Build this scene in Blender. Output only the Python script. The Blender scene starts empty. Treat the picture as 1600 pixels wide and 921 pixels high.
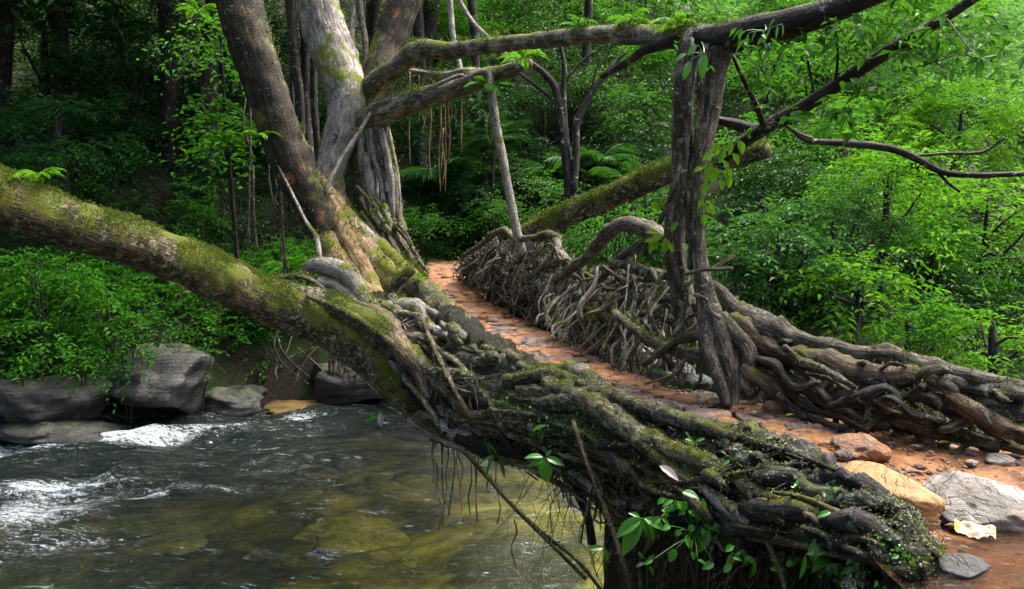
import bpy, math
import numpy as np
from mathutils import Vector

sc = bpy.context.scene
COL = sc.collection
rad = math.radians

# ------------------------------------------------------------------ camera, sky, sun, exposure
FPX, CX, CY = 1150.0, 800.0, 460.5          # focal length and centre in the photograph's pixels
EYE = np.array([0.0, 0.0, 4.6])
PITCH = math.atan(130.5 / FPX)
FWD = np.array([0, math.cos(PITCH), -math.sin(PITCH)])
UPV = np.array([0, math.sin(PITCH), math.cos(PITCH)])
RGT = np.array([1.0, 0, 0])
cd = bpy.data.cameras.new('camera')
cam = bpy.data.objects.new('camera', cd)
COL.objects.link(cam)
cam.location = EYE
cam.rotation_euler = (math.pi / 2 - PITCH, 0, 0)
cd.sensor_width = 36
cd.lens = FPX / 1600 * 36
cd.clip_start, cd.clip_end = 0.05, 500
sc.camera = cam

SUN_EL, SUN_AZ = rad(60), rad(62)            # azimuth measured from +Y towards +X
w = bpy.data.worlds.new('World')
sc.world = w
w.use_nodes = True
nt = w.node_tree
bg = nt.nodes['Background']
sky = nt.nodes.new('ShaderNodeTexSky')
sky.sky_type = 'NISHITA'
sky.sun_disc = False
sky.sun_elevation = SUN_EL
sky.sun_rotation = SUN_AZ
sky.air_density = 1.0
sky.dust_density = 6.0
sky.ozone_density = 0.4
nt.links.new(sky.outputs[0], bg.inputs[0])
bg.inputs[1].default_value = 0.075
sl = bpy.data.lights.new('sun', 'SUN')
sl.energy = 1.5
sl.angle = rad(32)
sl.color = (1.0, 0.96, 0.88)
so = bpy.data.objects.new('sun', sl)
COL.objects.link(so)
sd = Vector((math.cos(SUN_EL) * math.sin(SUN_AZ), math.cos(SUN_EL) * math.cos(SUN_AZ), math.sin(SUN_EL)))
so.rotation_euler = (-sd).to_track_quat('-Z', 'Y').to_euler()
so.location = (10, 0, 30)
vs = sc.view_settings
vs.view_transform = 'Standard'
vs.look = 'None'
vs.exposure = 2.78
vs.gamma = 1
sc.cycles.max_bounces = 6
sc.cycles.transparent_max_bounces = 8
sc.cycles.diffuse_bounces = 3

# ------------------------------------------------------------------ helpers
def at(px, py, d):
    """the point seen at a pixel of the photograph at depth d (metres along the view axis)"""
    return EYE + RGT * ((px - CX) / FPX * d) + UPV * ((CY - py) / FPX * d) + FWD * d

def onz(px, py, z):
    r = RGT * ((px - CX) / FPX) + UPV * ((CY - py) / FPX) + FWD
    return EYE + r * ((z - EYE[2]) / r[2])

def deck_z(y):
    return 3.0 + max(0.0, y - 10) * 0.03

def ondeck(px, py):
    z = 3.0
    for _ in range(12):
        p = onz(px, py, z)
        z = 0.5 * z + 0.5 * deck_z(p[1])
    return onz(px, py, z)

def hash3(i, j, k, seed):
    n = (i * 374761393 + j * 668265263 + k * 2147483647 + seed * 974634877) & 0xffffffff
    n = ((n ^ (n >> 13)) * 1274126177) & 0xffffffff
    n = n ^ (n >> 16)
    return (n & 0xffff) / 32767.5 - 1.0

def vnoise(P, f=1.0, seed=0, oct=1):
    P = np.asarray(P, float)
    out = np.zeros(P.shape[:-1]); amp = 1.0; tot = 0
    for o in range(oct):
        Q = P * f * (2.03 ** o) + 37.7 * o
        I = np.floor(Q).astype(np.int64); F = Q - I
        F = F * F * (3 - 2 * F)
        i, j, k = I[..., 0], I[..., 1], I[..., 2]
        x, y, z = F[..., 0], F[..., 1], F[..., 2]
        s = seed + o * 17
        def c(a, b, d): return hash3(i + a, j + b, k + d, s)
        v = ((c(0,0,0)*(1-x)+c(1,0,0)*x)*(1-y)+(c(0,1,0)*(1-x)+c(1,1,0)*x)*y)*(1-z) + \
            ((c(0,0,1)*(1-x)+c(1,0,1)*x)*(1-y)+(c(0,1,1)*(1-x)+c(1,1,1)*x)*y)*z
        out += v * amp; tot += amp; amp *= 0.5
    return out / tot

def norm(v):
    return v / np.maximum(np.linalg.norm(v, axis=-1, keepdims=True), 1e-9)

def thing(name, label, cat, loc, group=None):
    o = bpy.data.objects.new(name, None)
    o.empty_display_size = 0.2
    COL.objects.link(o)
    o.location = [float(a) for a in loc]
    o['org'] = [float(a) for a in loc]
    tag(o, label, cat, group)
    return o

def tag(o, label=None, cat=None, group=None, kind=None):
    if label: o['label'] = label
    if cat: o['category'] = cat
    if group: o['group'] = group
    if kind: o['kind'] = kind
    return o

def orgof(o):
    if o is None: return np.zeros(3)
    return np.array(o['org'])

def make_mesh(name, V, F, mat, smooth=True, attr=None, rnd=None, mats=None, midx=None):
    """V (n,3) ; F list of integer arrays (m,3) or (m,4)"""
    if not isinstance(F, (list, tuple)): F = [F]
    F = [np.asarray(f, np.int32) for f in F if len(f)]
    me = bpy.data.meshes.new(name)
    V = np.ascontiguousarray(V, np.float32)
    me.vertices.add(len(V)); me.vertices.foreach_set('co', V.ravel())
    nl = sum(f.size for f in F); npo = sum(len(f) for f in F)
    me.loops.add(nl); me.polygons.add(npo)
    me.loops.foreach_set('vertex_index', np.concatenate([f.ravel() for f in F]))
    st = []; o = 0
    for f in F:
        k = f.shape[1]
        st.append(o + np.arange(len(f)) * k); o += f.size
    me.polygons.foreach_set('loop_start', np.concatenate(st).astype(np.int32))
    me.polygons.foreach_set('use_smooth', np.full(npo, smooth))
    if attr is not None:
        for an, av in attr.items():
            av = np.asarray(av, np.float32)
            if av.ndim == 2:
                a = me.attributes.new(an, 'FLOAT_VECTOR', 'POINT'); a.data.foreach_set('vector', av.ravel())
            else:
                a = me.attributes.new(an, 'FLOAT', 'POINT'); a.data.foreach_set('value', av.ravel())
    for m in (mats or [mat]): me.materials.append(m)
    if midx is not None: me.polygons.foreach_set('material_index', np.asarray(midx, np.int32))
    me.update(calc_edges=True)
    return me

def obj(name, V, F, mat, parent=None, smooth=True, attr=None, loc=None, **kw):
    org = orgof(parent)
    base = org if loc is None else np.asarray(loc, float)
    me = make_mesh(name, np.asarray(V) - base, F, mat, smooth, attr, **kw)
    o = bpy.data.objects.new(name, me)
    COL.objects.link(o)
    if parent is not None: o.parent = parent
    o.location = [float(a) for a in (base - org)]
    o['org'] = [float(a) for a in base]
    return o

def struct(name, V, F, mat, **kw):
    o = obj(name, V, F, mat, **kw); o['kind'] = 'structure'
    return o

# ---- swept tubes
def spline(P, step):
    """Catmull-Rom through rows of P (x,y,z,r), resampled at about `step` metres"""
    P = np.asarray(P, float)
    if len(P) < 3:
        n = max(2, int(np.linalg.norm(P[-1, :3] - P[0, :3]) / step) + 1)
        t = np.linspace(0, 1, n)[:, None]
        return P[0] * (1 - t) + P[-1] * t
    Q = np.vstack([2 * P[0] - P[1], P, 2 * P[-1] - P[-2]])
    out = []
    for i in range(1, len(Q) - 2):
        p0, p1, p2, p3 = Q[i-1], Q[i], Q[i+1], Q[i+2]
        n = max(2, int(np.linalg.norm((p2 - p1)[:3]) / step) + 1)
        t = np.linspace(0, 1, n, endpoint=False)[:, None]
        out.append(0.5 * ((2*p1) + (-p0+p2)*t + (2*p0-5*p1+4*p2-p3)*t**2 + (-p0+3*p1-3*p2+p3)*t**3))
    out.append(P[-1:])
    R = np.vstack(out)
    R[:, 3] = np.maximum(R[:, 3], 0.001)
    return R

def tube(C, sides=8, lump=0.12, lf=6.0, ridge=0.0, rn=6, knob=0.0, kf=9.0, seed=0, taper_end=True, flat=1.0):
    """C (n,4) centreline with radii -> verts, faces, bark coordinates, outward normals"""
    P, R = C[:, :3], C[:, 3].copy()
    n = len(P)
    T = norm(np.gradient(P, axis=0))
    u = np.cross(T[0], [0.13, 0.21, 1.0]); u /= max(np.linalg.norm(u), 1e-6)
    U = np.zeros_like(P)
    for i in range(n):
        u = u - T[i] * np.dot(u, T[i]); u = u / max(np.linalg.norm(u), 1e-9); U[i] = u
    W = np.cross(T, U)
    a = np.linspace(0, 2 * math.pi, sides, endpoint=False)
    dirs = U[:, None, :] * np.cos(a)[None, :, None] + W[:, None, :] * np.sin(a)[None, :, None]
    s = np.concatenate([[0], np.cumsum(np.linalg.norm(np.diff(P, axis=0), axis=1))])
    base = P[:, None, :] + dirs * R[:, None, None]
    k = 1 + lump * vnoise(base, lf, seed, 2)
    if ridge:
        rc = np.stack([np.cos(a)[None, :] * rn * 0.35 + 0 * s[:, None], np.sin(a)[None, :] * rn * 0.35 + 0 * s[:, None], s[:, None] * 0.9 + 0 * a[None, :]], -1)
        q = vnoise(rc + seed * 3.1, 1.0, seed + 5, 2)
        k = k + ridge * (1 - 2 * np.abs(q)) 
    if knob:
        q = vnoise(base, kf, seed + 9, 2)
        k = k + knob * np.clip(q * 2 - 0.2, -0.3, 1)
    V = P[:, None, :] + dirs * (R[:, None] * k)[..., None] * 1.0
    bc = np.stack([np.cos(a)[None, :] * R[:, None], np.sin(a)[None, :] * R[:, None], s[:, None] + 0 * a[None, :]], -1) + seed * 1.7
    i = np.arange(n - 1)[:, None] * sides; j = np.arange(sides)[None, :]; j2 = (j + 1) % sides
    F = np.stack([i + j, i + j2, i + sides + j2, i + sides + j], -1).reshape(-1, 4)
    V = V.reshape(-1, 3); bc = bc.reshape(-1, 3); N = dirs.reshape(-1, 3)
    # end caps
    c0, c1 = len(V), len(V) + 1
    V = np.vstack([V, P[0] - T[0] * R[0] * 0.4, P[-1] + T[-1] * R[-1] * 0.4])
    bc = np.vstack([bc, bc[0], bc[-1]]); N = np.vstack([N, -T[0], T[-1]])
    jj = np.arange(sides); j3 = (jj + 1) % sides
    F3 = np.vstack([np.stack([np.full(sides, c0), j3, jj], -1), np.stack([np.full(sides, c1), (n-1)*sides + jj, (n-1)*sides + j3], -1)])
    return V, F, F3, bc, N

def pix_path(pts):
    """rows (px,py,d,r_px) -> world rows (x,y,z,r)"""
    return np.array([list(at(p[0], p[1], p[2])) + [p[3] / FPX * p[2]] for p in pts])

class Bag:
    """joins many shapes into one mesh"""
    def __init__(s): s.V=[]; s.F4=[]; s.F3=[]; s.A=[]; s.n=0
    def add(s, V, F4=None, F3=None, A=None):
        s.V.append(V); s.A.append(A if A is not None else np.zeros((len(V), 3)))
        if F4 is not None and len(F4): s.F4.append(F4 + s.n)
        if F3 is not None and len(F3): s.F3.append(F3 + s.n)
        s.n += len(V)
    def build(s, name, mat, parent=None, smooth=True, **kw):
        F = []
        if s.F4: F.append(np.vstack(s.F4))
        if s.F3: F.append(np.vstack(s.F3))
        return obj(name, np.vstack(s.V), F, mat, parent, smooth, {'bark': np.vstack(s.A)}, **kw)

SURF = []            # (verts, normals) of mossy wood, for the moss that grows on it
def root(name, C, mat, parent, sides=8, surf=None, **kw):
    V, F, F3, bc, N = tube(C, sides, **kw)
    if surf is not None: surf.append((V, N))
    return obj(name, V, [F, F3], mat, parent, True, {'bark': bc})

# ---- foliage
def leaf_quads(P, D, N, L, W, fold=0.25, droop=0.15):
    """folded diamond leaves: base P, direction D, normal N, length L, width W"""
    D = norm(D); S = norm(np.cross(D, N)); N = np.cross(S, D)
    L = np.broadcast_to(L, (len(P),))[:, None]; W = np.broadcast_to(W, (len(P),))[:, None]
    mid = P + D * L * 0.45
    a = P
    b = mid + S * W * 0.5 + N * W * fold
    c = P + D * L - N * L * droop
    d = mid - S * W * 0.5 + N * W * fold
    V = np.stack([a, b, c, d], 1).reshape(-1, 3)
    i = np.arange(len(P))[:, None] * 4
    F = np.concatenate([i + np.array([[0, 1, 2]]), i + np.array([[0, 2, 3]])], 0)
    return V, F

def sprays(rng, O, D, TL, per, L, wl=0.42, jitter=0.5, droop=0.35):
    """twigs from O along D of length TL, `per` leaves each, alternate sides -> leaf arrays"""
    n = len(O)
    D = norm(D)
    s = (np.arange(per) + 0.5) / per
    drop = np.array([0, 0, -1.0])
    Pt = O[:, None, :] + D[:, None, :] * (TL[:, None] * s)[..., None] + drop * (TL[:, None] * droop * s ** 2)[..., None]
    side = norm(np.cross(D, np.array([0, 0, 1.0]) + 1e-3))
    sg = np.where(np.arange(per) % 2 == 0, 1.0, -1.0)
    LD = side[:, None, :] * sg[None, :, None] * 0.85 + D[:, None, :] * 0.6 + rng.normal(0, jitter * 0.5, (n, per, 3)) + drop * 0.25
    LN = np.array([0, 0, 1.0]) + rng.normal(0, jitter, (n, per, 3))
    Ls = L * rng.uniform(0.6, 1.25, (n, per))
    P = Pt.reshape(-1, 3); LD = LD.reshape(-1, 3); LN = LN.reshape(-1, 3); Ls = Ls.ravel()
    return leaf_quads(P, LD, LN, Ls, Ls * wl)

def crown_mesh(rng, c, R, clumps, twigs, per, L, TL=None, hollow=0.45, squash=1.0, up=0.2, droop=0.35, wl=0.42):
    c = np.asarray(c, float); R = np.asarray(R, float)
    d = norm(rng.normal(0, 1, (clumps, 3)) + np.array([0, 0, up]))
    rr = rng.uniform(hollow, 1.0, clumps) ** 0.7
    cc = c + d * rr[:, None] * R
    cr = R.mean() * rng.uniform(0.14, 0.34, clumps)
    k = rng.integers(0, clumps, clumps * twigs)
    off = rng.normal(0, 0.5, (len(k), 3)); off[:, 2] *= 0.55
    O = cc[k] + off * cr[k][:, None]
    D = norm(off) * 0.7 + d[k] * 0.7 + rng.normal(0, 0.3, (len(k), 3)); D[:, 2] *= 0.5
    TLs = (TL or L * 5) * rng.uniform(0.6, 1.2, len(k))
    return sprays(rng, O, D, TLs, per, L, droop=droop, wl=wl), cc

# ------------------------------------------------------------------ materials
def newmat(name):
    m = bpy.data.materials.new(name); m.use_nodes = True
    nt = m.node_tree; nt.nodes.clear()
    return m, nt

class NB:
    def __init__(s, nt): s.nt = nt
    def n(s, t, **kw):
        x = s.nt.nodes.new(t)
        for k, v in kw.items(): setattr(x, k, v)
        return x
    def l(s, a, b): s.nt.links.new(a, b)
    def setin(s, node, i, v):
        if hasattr(v, 'is_linked') or hasattr(v, 'links'): s.l(v, node.inputs[i])
        else: node.inputs[i].default_value = v
    def noise(s, vec, scale, detail=4, rough=0.55, dist=0.0):
        x = s.n('ShaderNodeTexNoise'); s.l(vec, x.inputs['Vector'])
        x.inputs['Scale'].default_value = scale; x.inputs['Detail'].default_value = detail
        x.inputs['Roughness'].default_value = rough; x.inputs['Distortion'].default_value = dist
        return x.outputs['Fac']
    def ramp(s, fac, stops, interp='LINEAR'):
        x = s.n('ShaderNodeValToRGB'); x.color_ramp.interpolation = interp
        e = x.color_ramp.elements
        while len(e) < len(stops): e.new(0.5)
        for i, (p, c) in enumerate(stops):
            e[i].position = p
            e[i].color = (c, c, c, 1) if not hasattr(c, '__len__') else (*c, 1)
        s.l(fac, x.inputs[0]); return x.outputs[0]
    def mix(s, f, a, b, mode='MIX'):
        x = s.n('ShaderNodeMix', data_type='RGBA', blend_type=mode)
        s.setin(x, 0, f)
        for i, v in ((6, a), (7, b)):
            if isinstance(v, tuple): x.inputs[i].default_value = (*v, 1)
            else: s.l(v, x.inputs[i])
        return x.outputs[2]
    def math(s, op, a, b=0.0, clamp=False):
        x = s.n('ShaderNodeMath', operation=op, use_clamp=clamp)
        s.setin(x, 0, a); s.setin(x, 1, b); return x.outputs[0]
    def mapping(s, vec, scale):
        x = s.n('ShaderNodeMapping'); s.l(vec, x.inputs[0]); x.inputs['Scale'].default_value = scale; return x.outputs[0]
    def bump(s, h, strength=0.5, dist=0.02, nrm=None):
        x = s.n('ShaderNodeBump'); s.l(h, x.inputs['Height']); x.inputs['Strength'].default_value = strength
        x.inputs['Distance'].default_value = dist
        if nrm is not None: s.l(nrm, x.inputs['Normal'])
        return x.outputs[0]
    def out(s, shader):
        o = s.n('ShaderNodeOutputMaterial'); s.l(shader, o.inputs[0])
    def principled(s, col, rough=0.6, normal=None, spec=0.5):
        x = s.n('ShaderNodeBsdfPrincipled')
        s.setin(x, 'Base Color', (*col, 1) if isinstance(col, tuple) else col)
        s.setin(x, 'Roughness', rough)
        x.inputs['Specular IOR Level'].default_value = spec
        if normal is not None: s.l(normal, x.inputs['Normal'])
        return x

def bark(name, dark, mid, pale, lichen=0.5, moss=0.5, rust=0.0, mosscol=(0.075, 0.105, 0.012), bumps=0.8, fine=1.0, wet=0.5, palec=(0.42, 0.41, 0.36)):
    """dark..pale wood, pale lichen patches (0..1), moss that grows on upward faces (0..1), rust-red algae (0..1)"""
    m, nt = newmat(name); b = NB(nt)
    tc = b.n('ShaderNodeTexCoord'); ob = tc.outputs['Object']
    at_ = b.n('ShaderNodeAttribute', attribute_name='bark'); bk = at_.outputs['Vector']
    fib = b.noise(b.mapping(bk, (1, 1, 0.16)), 26 * fine, 5, 0.65)
    rings = b.noise(b.mapping(bk, (0.35, 0.35, 2.2)), 12 * fine, 3, 0.6)
    big = b.noise(ob, 2.3 * fine, 4, 0.6)
    fin = b.noise(ob, 34 * fine, 4, 0.7)
    c = b.ramp(b.math('ADD', b.math('MULTIPLY', fib, 0.6), b.math('MULTIPLY', big, 0.4)), [(0.385, dark), (0.5, mid), (0.615, pale)])
    c = b.mix(b.ramp(rings, [(0.5, 0.0), (0.68, 0.3)]), c, dark)
    if rust:
        rf = b.ramp(b.noise(ob, 3.1 * fine, 4, 0.7), [(0.62 - 0.22 * rust, 0.0), (0.74 - 0.16 * rust, 0.85)])
        c = b.mix(rf, c, (0.26, 0.075, 0.02))
    lf = b.ramp(b.noise(ob, 7.5 * fine, 6, 0.75, 0.6), [(0.66 - 0.2 * lichen, 0.0), (0.72 - 0.18 * lichen, 1.0)])
    lf = b.math('MULTIPLY', lf, b.ramp(fin, [(0.3, 0.35), (0.6, 1.0)]))
    c = b.mix(lf, c, palec)
    geo = b.n('ShaderNodeNewGeometry')
    sx = b.n('ShaderNodeSeparateXYZ'); b.l(geo.outputs['Normal'], sx.inputs[0])
    mn = b.math('ADD', b.math('MULTIPLY', b.noise(ob, 4.5 * fine, 5, 0.75), 0.55), b.math('MULTIPLY', b.noise(ob, 1.7, 3, 0.6), 0.75))
    mn = b.math('ADD', mn, -0.15)
    mf = b.math('ADD', b.math('MULTIPLY', sx.outputs[2], 0.35), b.math('MULTIPLY', mn, 1.9))
    mf = b.math('ADD', mf, -1.52 + 0.62 * moss)
    mf = b.math('MULTIPLY', mf, 5.0, True)
    mc = b.mix(b.ramp(fin, [(0.3, 0.0), (0.7, 1.0)]), tuple(x * 0.45 for x in mosscol), tuple(min(1, x * 1.7) for x in mosscol))
    mc = b.mix(b.ramp(big, [(0.4, 0.0), (0.65, 0.6)]), mc, (0.15, 0.125, 0.02))
    c = b.mix(mf, c, mc)
    h = b.math('ADD', b.math('MULTIPLY', fib, 0.8), b.math('MULTIPLY', fin, 0.6))
    h = b.math('ADD', h, b.math('MULTIPLY', lf, 0.15))
    h = b.math('ADD', h, b.math('MULTIPLY', rings, 0.22))
    nrm = b.bump(h, bumps, 0.03)
    rg = b.ramp(big, [(0.35, 0.75 - 0.35 * wet), (0.7, 0.85)])
    rg = b.math('MAXIMUM', rg, b.math('MULTIPLY', mf, 0.95))
    p = b.principled(c, rg, nrm, 0.2)
    b.out(p.outputs[0]); return m

def leafmat(name, cols, rough=0.38, trans=0.3, spec=0.5):
    """a colour per leaf out of `cols`"""
    m, nt = newmat(name); b = NB(nt)
    geo = b.n('ShaderNodeNewGeometry')
    n = len(cols)
    c = b.ramp(geo.outputs['Random Per Island'], [((i + 0.5) / n, x) for i, x in enumerate(cols)])
    oi = b.n('ShaderNodeObjectInfo')
    hsv = b.n('ShaderNodeHueSaturation'); b.l(c, hsv.inputs['Color'])
    p = b.principled(c, rough, None, spec)
    t = b.n('ShaderNodeBsdfTranslucent')
    tcol = b.mix(0.5, c, (0.09, 0.26, 0.008))
    b.l(tcol, t.inputs[0])
    nt.nodes.remove(hsv); nt.nodes.remove(oi)
    x = b.n('ShaderNodeMixShader'); x.inputs[0].default_value = trans
    b.l(p.outputs[0], x.inputs[1]); b.l(t.outputs[0], x.inputs[2])
    b.out(x.outputs[0]); return m

def rockmat(name, dark, mid, pale, moss=0.3, orange=0.0, rough=(0.35, 0.8), fine=1.0, ocol=(0.34, 0.135, 0.04)):
    m, nt = newmat(name); b = NB(nt)
    tc = b.n('ShaderNodeTexCoord'); ob = tc.outputs['Object']
    geo = b.n('ShaderNodeNewGeometry')
    sx = b.n('ShaderNodeSeparateXYZ'); b.l(geo.outputs['Normal'], sx.inputs[0])
    big = b.noise(ob, 2.2 * fine, 5, 0.65, 0.3); fin = b.noise(ob, 22 * fine, 6, 0.75)
    strat = b.noise(b.mapping(ob, (0.6, 0.6, 5)), 4 * fine, 4, 0.6)
    c = b.ramp(b.math('ADD', b.math('MULTIPLY', big, 0.55), b.math('MULTIPLY', fin, 0.45)), [(0.39, dark), (0.5, mid), (0.61, pale)])
    c = b.mix(b.ramp(strat, [(0.5, 0.0), (0.64, 0.5)]), c, dark)
    if orange:
        of = b.ramp(b.noise(ob, 3.4 * fine, 5, 0.6), [(0.62 - 0.34 * orange, 0.0), (0.8 - 0.34 * orange, 1.0)])
        oc = b.mix(b.ramp(fin, [(0.35, 0.0), (0.65, 1.0)]), tuple(x * 0.7 for x in ocol), tuple(min(1, x * 1.2) for x in ocol))
        c = b.mix(b.math('MULTIPLY', of, 0.92), c, oc)
    ck = b.noise(ob, 1.9 * fine, 4, 0.55, 1.2)
    ck = b.ramp(ck, [(0.485, 0.0), (0.5, 1.0), (0.515, 0.0)])
    c = b.mix(b.math('MULTIPLY', ck, 0.3), c, tuple(x * 0.4 for x in dark))
    mf = b.math('ADD', b.math('MULTIPLY', sx.outputs[2], 0.4), b.math('MULTIPLY', b.noise(ob, 3.7 * fine, 5, 0.7), 1.4))
    mf = b.math('MULTIPLY', b.math('ADD', mf, -1.36 + 0.6 * moss), 5.0, True)
    if moss > 0: c = b.mix(mf, c, b.mix(fin, (0.03, 0.05, 0.008), (0.09, 0.13, 0.02)))
    nrm = b.bump(b.math('ADD', b.math('ADD', b.math('MULTIPLY', fin, 0.7), b.math('MULTIPLY', strat, 0.8)), b.math('MULTIPLY', ck, -0.3)), 0.9, 0.04)
    rg = b.ramp(big, [(0.35, rough[0]), (0.65, rough[1])])
    p = b.principled(c, rg, nrm, 0.5); b.out(p.outputs[0]); return m

M = {}
M['fig_pale'] = bark('pale fig bark', (0.06, 0.05, 0.04), (0.20, 0.175, 0.15), (0.42, 0.40, 0.35), lichen=0.55, moss=0.86, rust=0.0)
M['fig_dark'] = bark('dark fig bark', (0.005, 0.004, 0.003), (0.020, 0.015, 0.009), (0.075, 0.058, 0.035), lichen=0.12, moss=0.66, rust=0.14)
M['fig_ochre'] = bark('ochre buttress bark', (0.045, 0.026, 0.013), (0.17, 0.105, 0.042), (0.36, 0.27, 0.15), lichen=0.42, moss=0.55, rust=0.3)
M['log'] = bark('mossy log bark', (0.010, 0.007, 0.004), (0.05, 0.036, 0.018), (0.22, 0.18, 0.10), lichen=0.66, moss=0.92, rust=0.08, bumps=1.4, fine=1.9, palec=(0.46, 0.44, 0.30))
M['limb_bark'] = bark('mossy limb bark', (0.02, 0.015, 0.011), (0.10, 0.08, 0.055), (0.34, 0.31, 0.25), lichen=0.5, moss=0.7, fine=1.3, bumps=1.1)
M['root_moss'] = bark('mossy root bark', (0.010, 0.008, 0.006), (0.055, 0.044, 0.030), (0.27, 0.24, 0.18), lichen=0.72, moss=0.58, bumps=1.6, fine=2.1, palec=(0.48, 0.47, 0.36))
M['root_grey'] = bark('grey root bark', (0.018, 0.014, 0.011), (0.085, 0.068, 0.05), (0.30, 0.26, 0.21), lichen=0.45, moss=0.36, bumps=1.4, fine=1.9)
M['root_pale'] = bark('pale root bark', (0.06, 0.05, 0.04), (0.24, 0.21, 0.18), (0.46, 0.43, 0.39), lichen=0.6, moss=0.5, bumps=1.4, fine=1.8)
M['root_brown'] = bark('brown root bark', (0.018, 0.011, 0.007), (0.075, 0.05, 0.032), (0.22, 0.165, 0.11), lichen=0.32, moss=0.36, bumps=1.2, fine=1.4)
M['root_lichen'] = bark('lichen covered root bark', (0.016, 0.013, 0.009), (0.10, 0.085, 0.05), (0.36, 0.33, 0.22), lichen=0.75, moss=0.62, bumps=1.6, fine=2.0, palec=(0.50, 0.49, 0.34))
M['root_rotten'] = bark('rotten black root', (0.004, 0.004, 0.004), (0.014, 0.012, 0.012), (0.085, 0.08, 0.075), lichen=0.50, moss=0.30, wet=0.9, bumps=1.4, fine=1.6, palec=(0.30, 0.32, 0.25))
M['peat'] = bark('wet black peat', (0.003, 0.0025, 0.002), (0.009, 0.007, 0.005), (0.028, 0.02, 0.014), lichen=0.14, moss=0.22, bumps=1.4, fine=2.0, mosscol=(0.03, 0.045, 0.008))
M['trunk_dark'] = bark('dark forest trunk', (0.006, 0.005, 0.004), (0.018, 0.014, 0.011), (0.06, 0.05, 0.04), lichen=0.34, moss=0.3)
M['trunk_brown'] = bark('flaky brown trunk', (0.014, 0.010, 0.007), (0.075, 0.054, 0.038), (0.30, 0.25, 0.20), lichen=0.5, moss=0.36, fine=1.3, bumps=1.2)
M['vine'] = bark('ochre aerial root', (0.07, 0.04, 0.016), (0.18, 0.11, 0.045), (0.32, 0.23, 0.12), lichen=0.1, moss=0.05)
M['bank'] = bark('mossy root bank', (0.006, 0.005, 0.004), (0.026, 0.02, 0.012), (0.085, 0.065, 0.04), lichen=0.3, moss=0.78, bumps=1.6, fine=2.2, mosscol=(0.045, 0.06, 0.01))
M['moss'] = leafmat('moss tufts', [(0.035, 0.045, 0.008), (0.075, 0.10, 0.014), (0.13, 0.14, 0.025), (0.06, 0.085, 0.01), (0.17, 0.15, 0.05)], 0.8, 0.2, 0.15)
M['crust'] = leafmat('pale lichen crust', [(0.10, 0.10, 0.06), (0.28, 0.29, 0.22), (0.05, 0.055, 0.03), (0.18, 0.17, 0.11)], 0.85, 0.05, 0.15)
M['leaf_shade'] = leafmat('shade darkened leaves', [(0.006, 0.030, 0.006), (0.012, 0.05, 0.009), (0.018, 0.075, 0.012), (0.009, 0.04, 0.010)], 0.48, 0.15, 0.14)  # dark greens with the forest shade put into the leaf colour
M['leaf_mid'] = leafmat('green leaves', [(0.010, 0.055, 0.008), (0.018, 0.095, 0.011), (0.032, 0.135, 0.012), (0.012, 0.065, 0.014)], 0.52, 0.36, 0.12)
M['leaf_bright'] = leafmat('bright green leaves', [(0.020, 0.115, 0.008), (0.036, 0.165, 0.011), (0.065, 0.22, 0.010), (0.024, 0.13, 0.014)], 0.52, 0.44, 0.12)
M['leaf_lime'] = leafmat('yellow green leaves', [(0.045, 0.17, 0.006), (0.085, 0.24, 0.008), (0.15, 0.30, 0.010), (0.055, 0.19, 0.010)], 0.52, 0.5, 0.12)
M['leaf_blue'] = leafmat('blue green leaves', [(0.012, 0.06, 0.014), (0.022, 0.10, 0.022), (0.034, 0.135, 0.03), (0.015, 0.075, 0.013)], 0.5, 0.32, 0.16)
M['leaf_haze'] = leafmat('haze paled far leaves', [(0.08, 0.20, 0.05), (0.13, 0.27, 0.07), (0.19, 0.32, 0.10), (0.10, 0.23, 0.08)], 0.55, 0.45, 0.12)  # pale greens paint the distant haze into the leaf colour
M['leaf_plant'] = leafmat('glossy plant leaves', [(0.03, 0.14, 0.012), (0.05, 0.19, 0.014), (0.025, 0.11, 0.014)], 0.3, 0.3, 0.6)
M['leaf_litter'] = leafmat('fallen leaves', [(0.05, 0.025, 0.012), (0.12, 0.06, 0.02), (0.03, 0.02, 0.012), (0.2, 0.13, 0.03)], 0.7, 0.1, 0.3)
M['rock'] = rockmat('dark river rock', (0.005, 0.005, 0.005), (0.018, 0.018, 0.017), (0.075, 0.075, 0.07), moss=0.44)
M['rock_pale'] = rockmat('pale river rock', (0.05, 0.05, 0.05), (0.17, 0.165, 0.155), (0.36, 0.35, 0.33), moss=0.30, orange=0.15)
M['rock_block'] = rockmat('grey block rock', (0.007, 0.007, 0.007), (0.026, 0.026, 0.025), (0.11, 0.11, 0.105), moss=0.46)
M['slab_orange'] = rockmat('orange wet slab', (0.05, 0.035, 0.01), (0.17, 0.10, 0.02), (0.26, 0.16, 0.04), moss=0.0)
M['rock_bed'] = rockmat('olive river slab', (0.10, 0.085, 0.02), (0.30, 0.25, 0.045), (0.44, 0.37, 0.075), moss=0.1, fine=0.8)
M['stone_orange'] = rockmat('clay stained stone', (0.11, 0.055, 0.03), (0.27, 0.13, 0.055), (0.40, 0.21, 0.095), moss=0.0, orange=0.6, rough=(0.25, 0.6), fine=2.0)
M['stone_grey'] = rockmat('grey purple paving stone', (0.05, 0.038, 0.034), (0.13, 0.10, 0.088), (0.25, 0.20, 0.175), moss=0.0, orange=0.35, rough=(0.3, 0.6), fine=2.0)
M['mud'] = rockmat('orange clay mud', (0.085, 0.037, 0.014), (0.235, 0.095, 0.030), (0.38, 0.165, 0.055), moss=0.0, orange=0.5, rough=(0.22, 0.55), fine=1.6)

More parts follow.
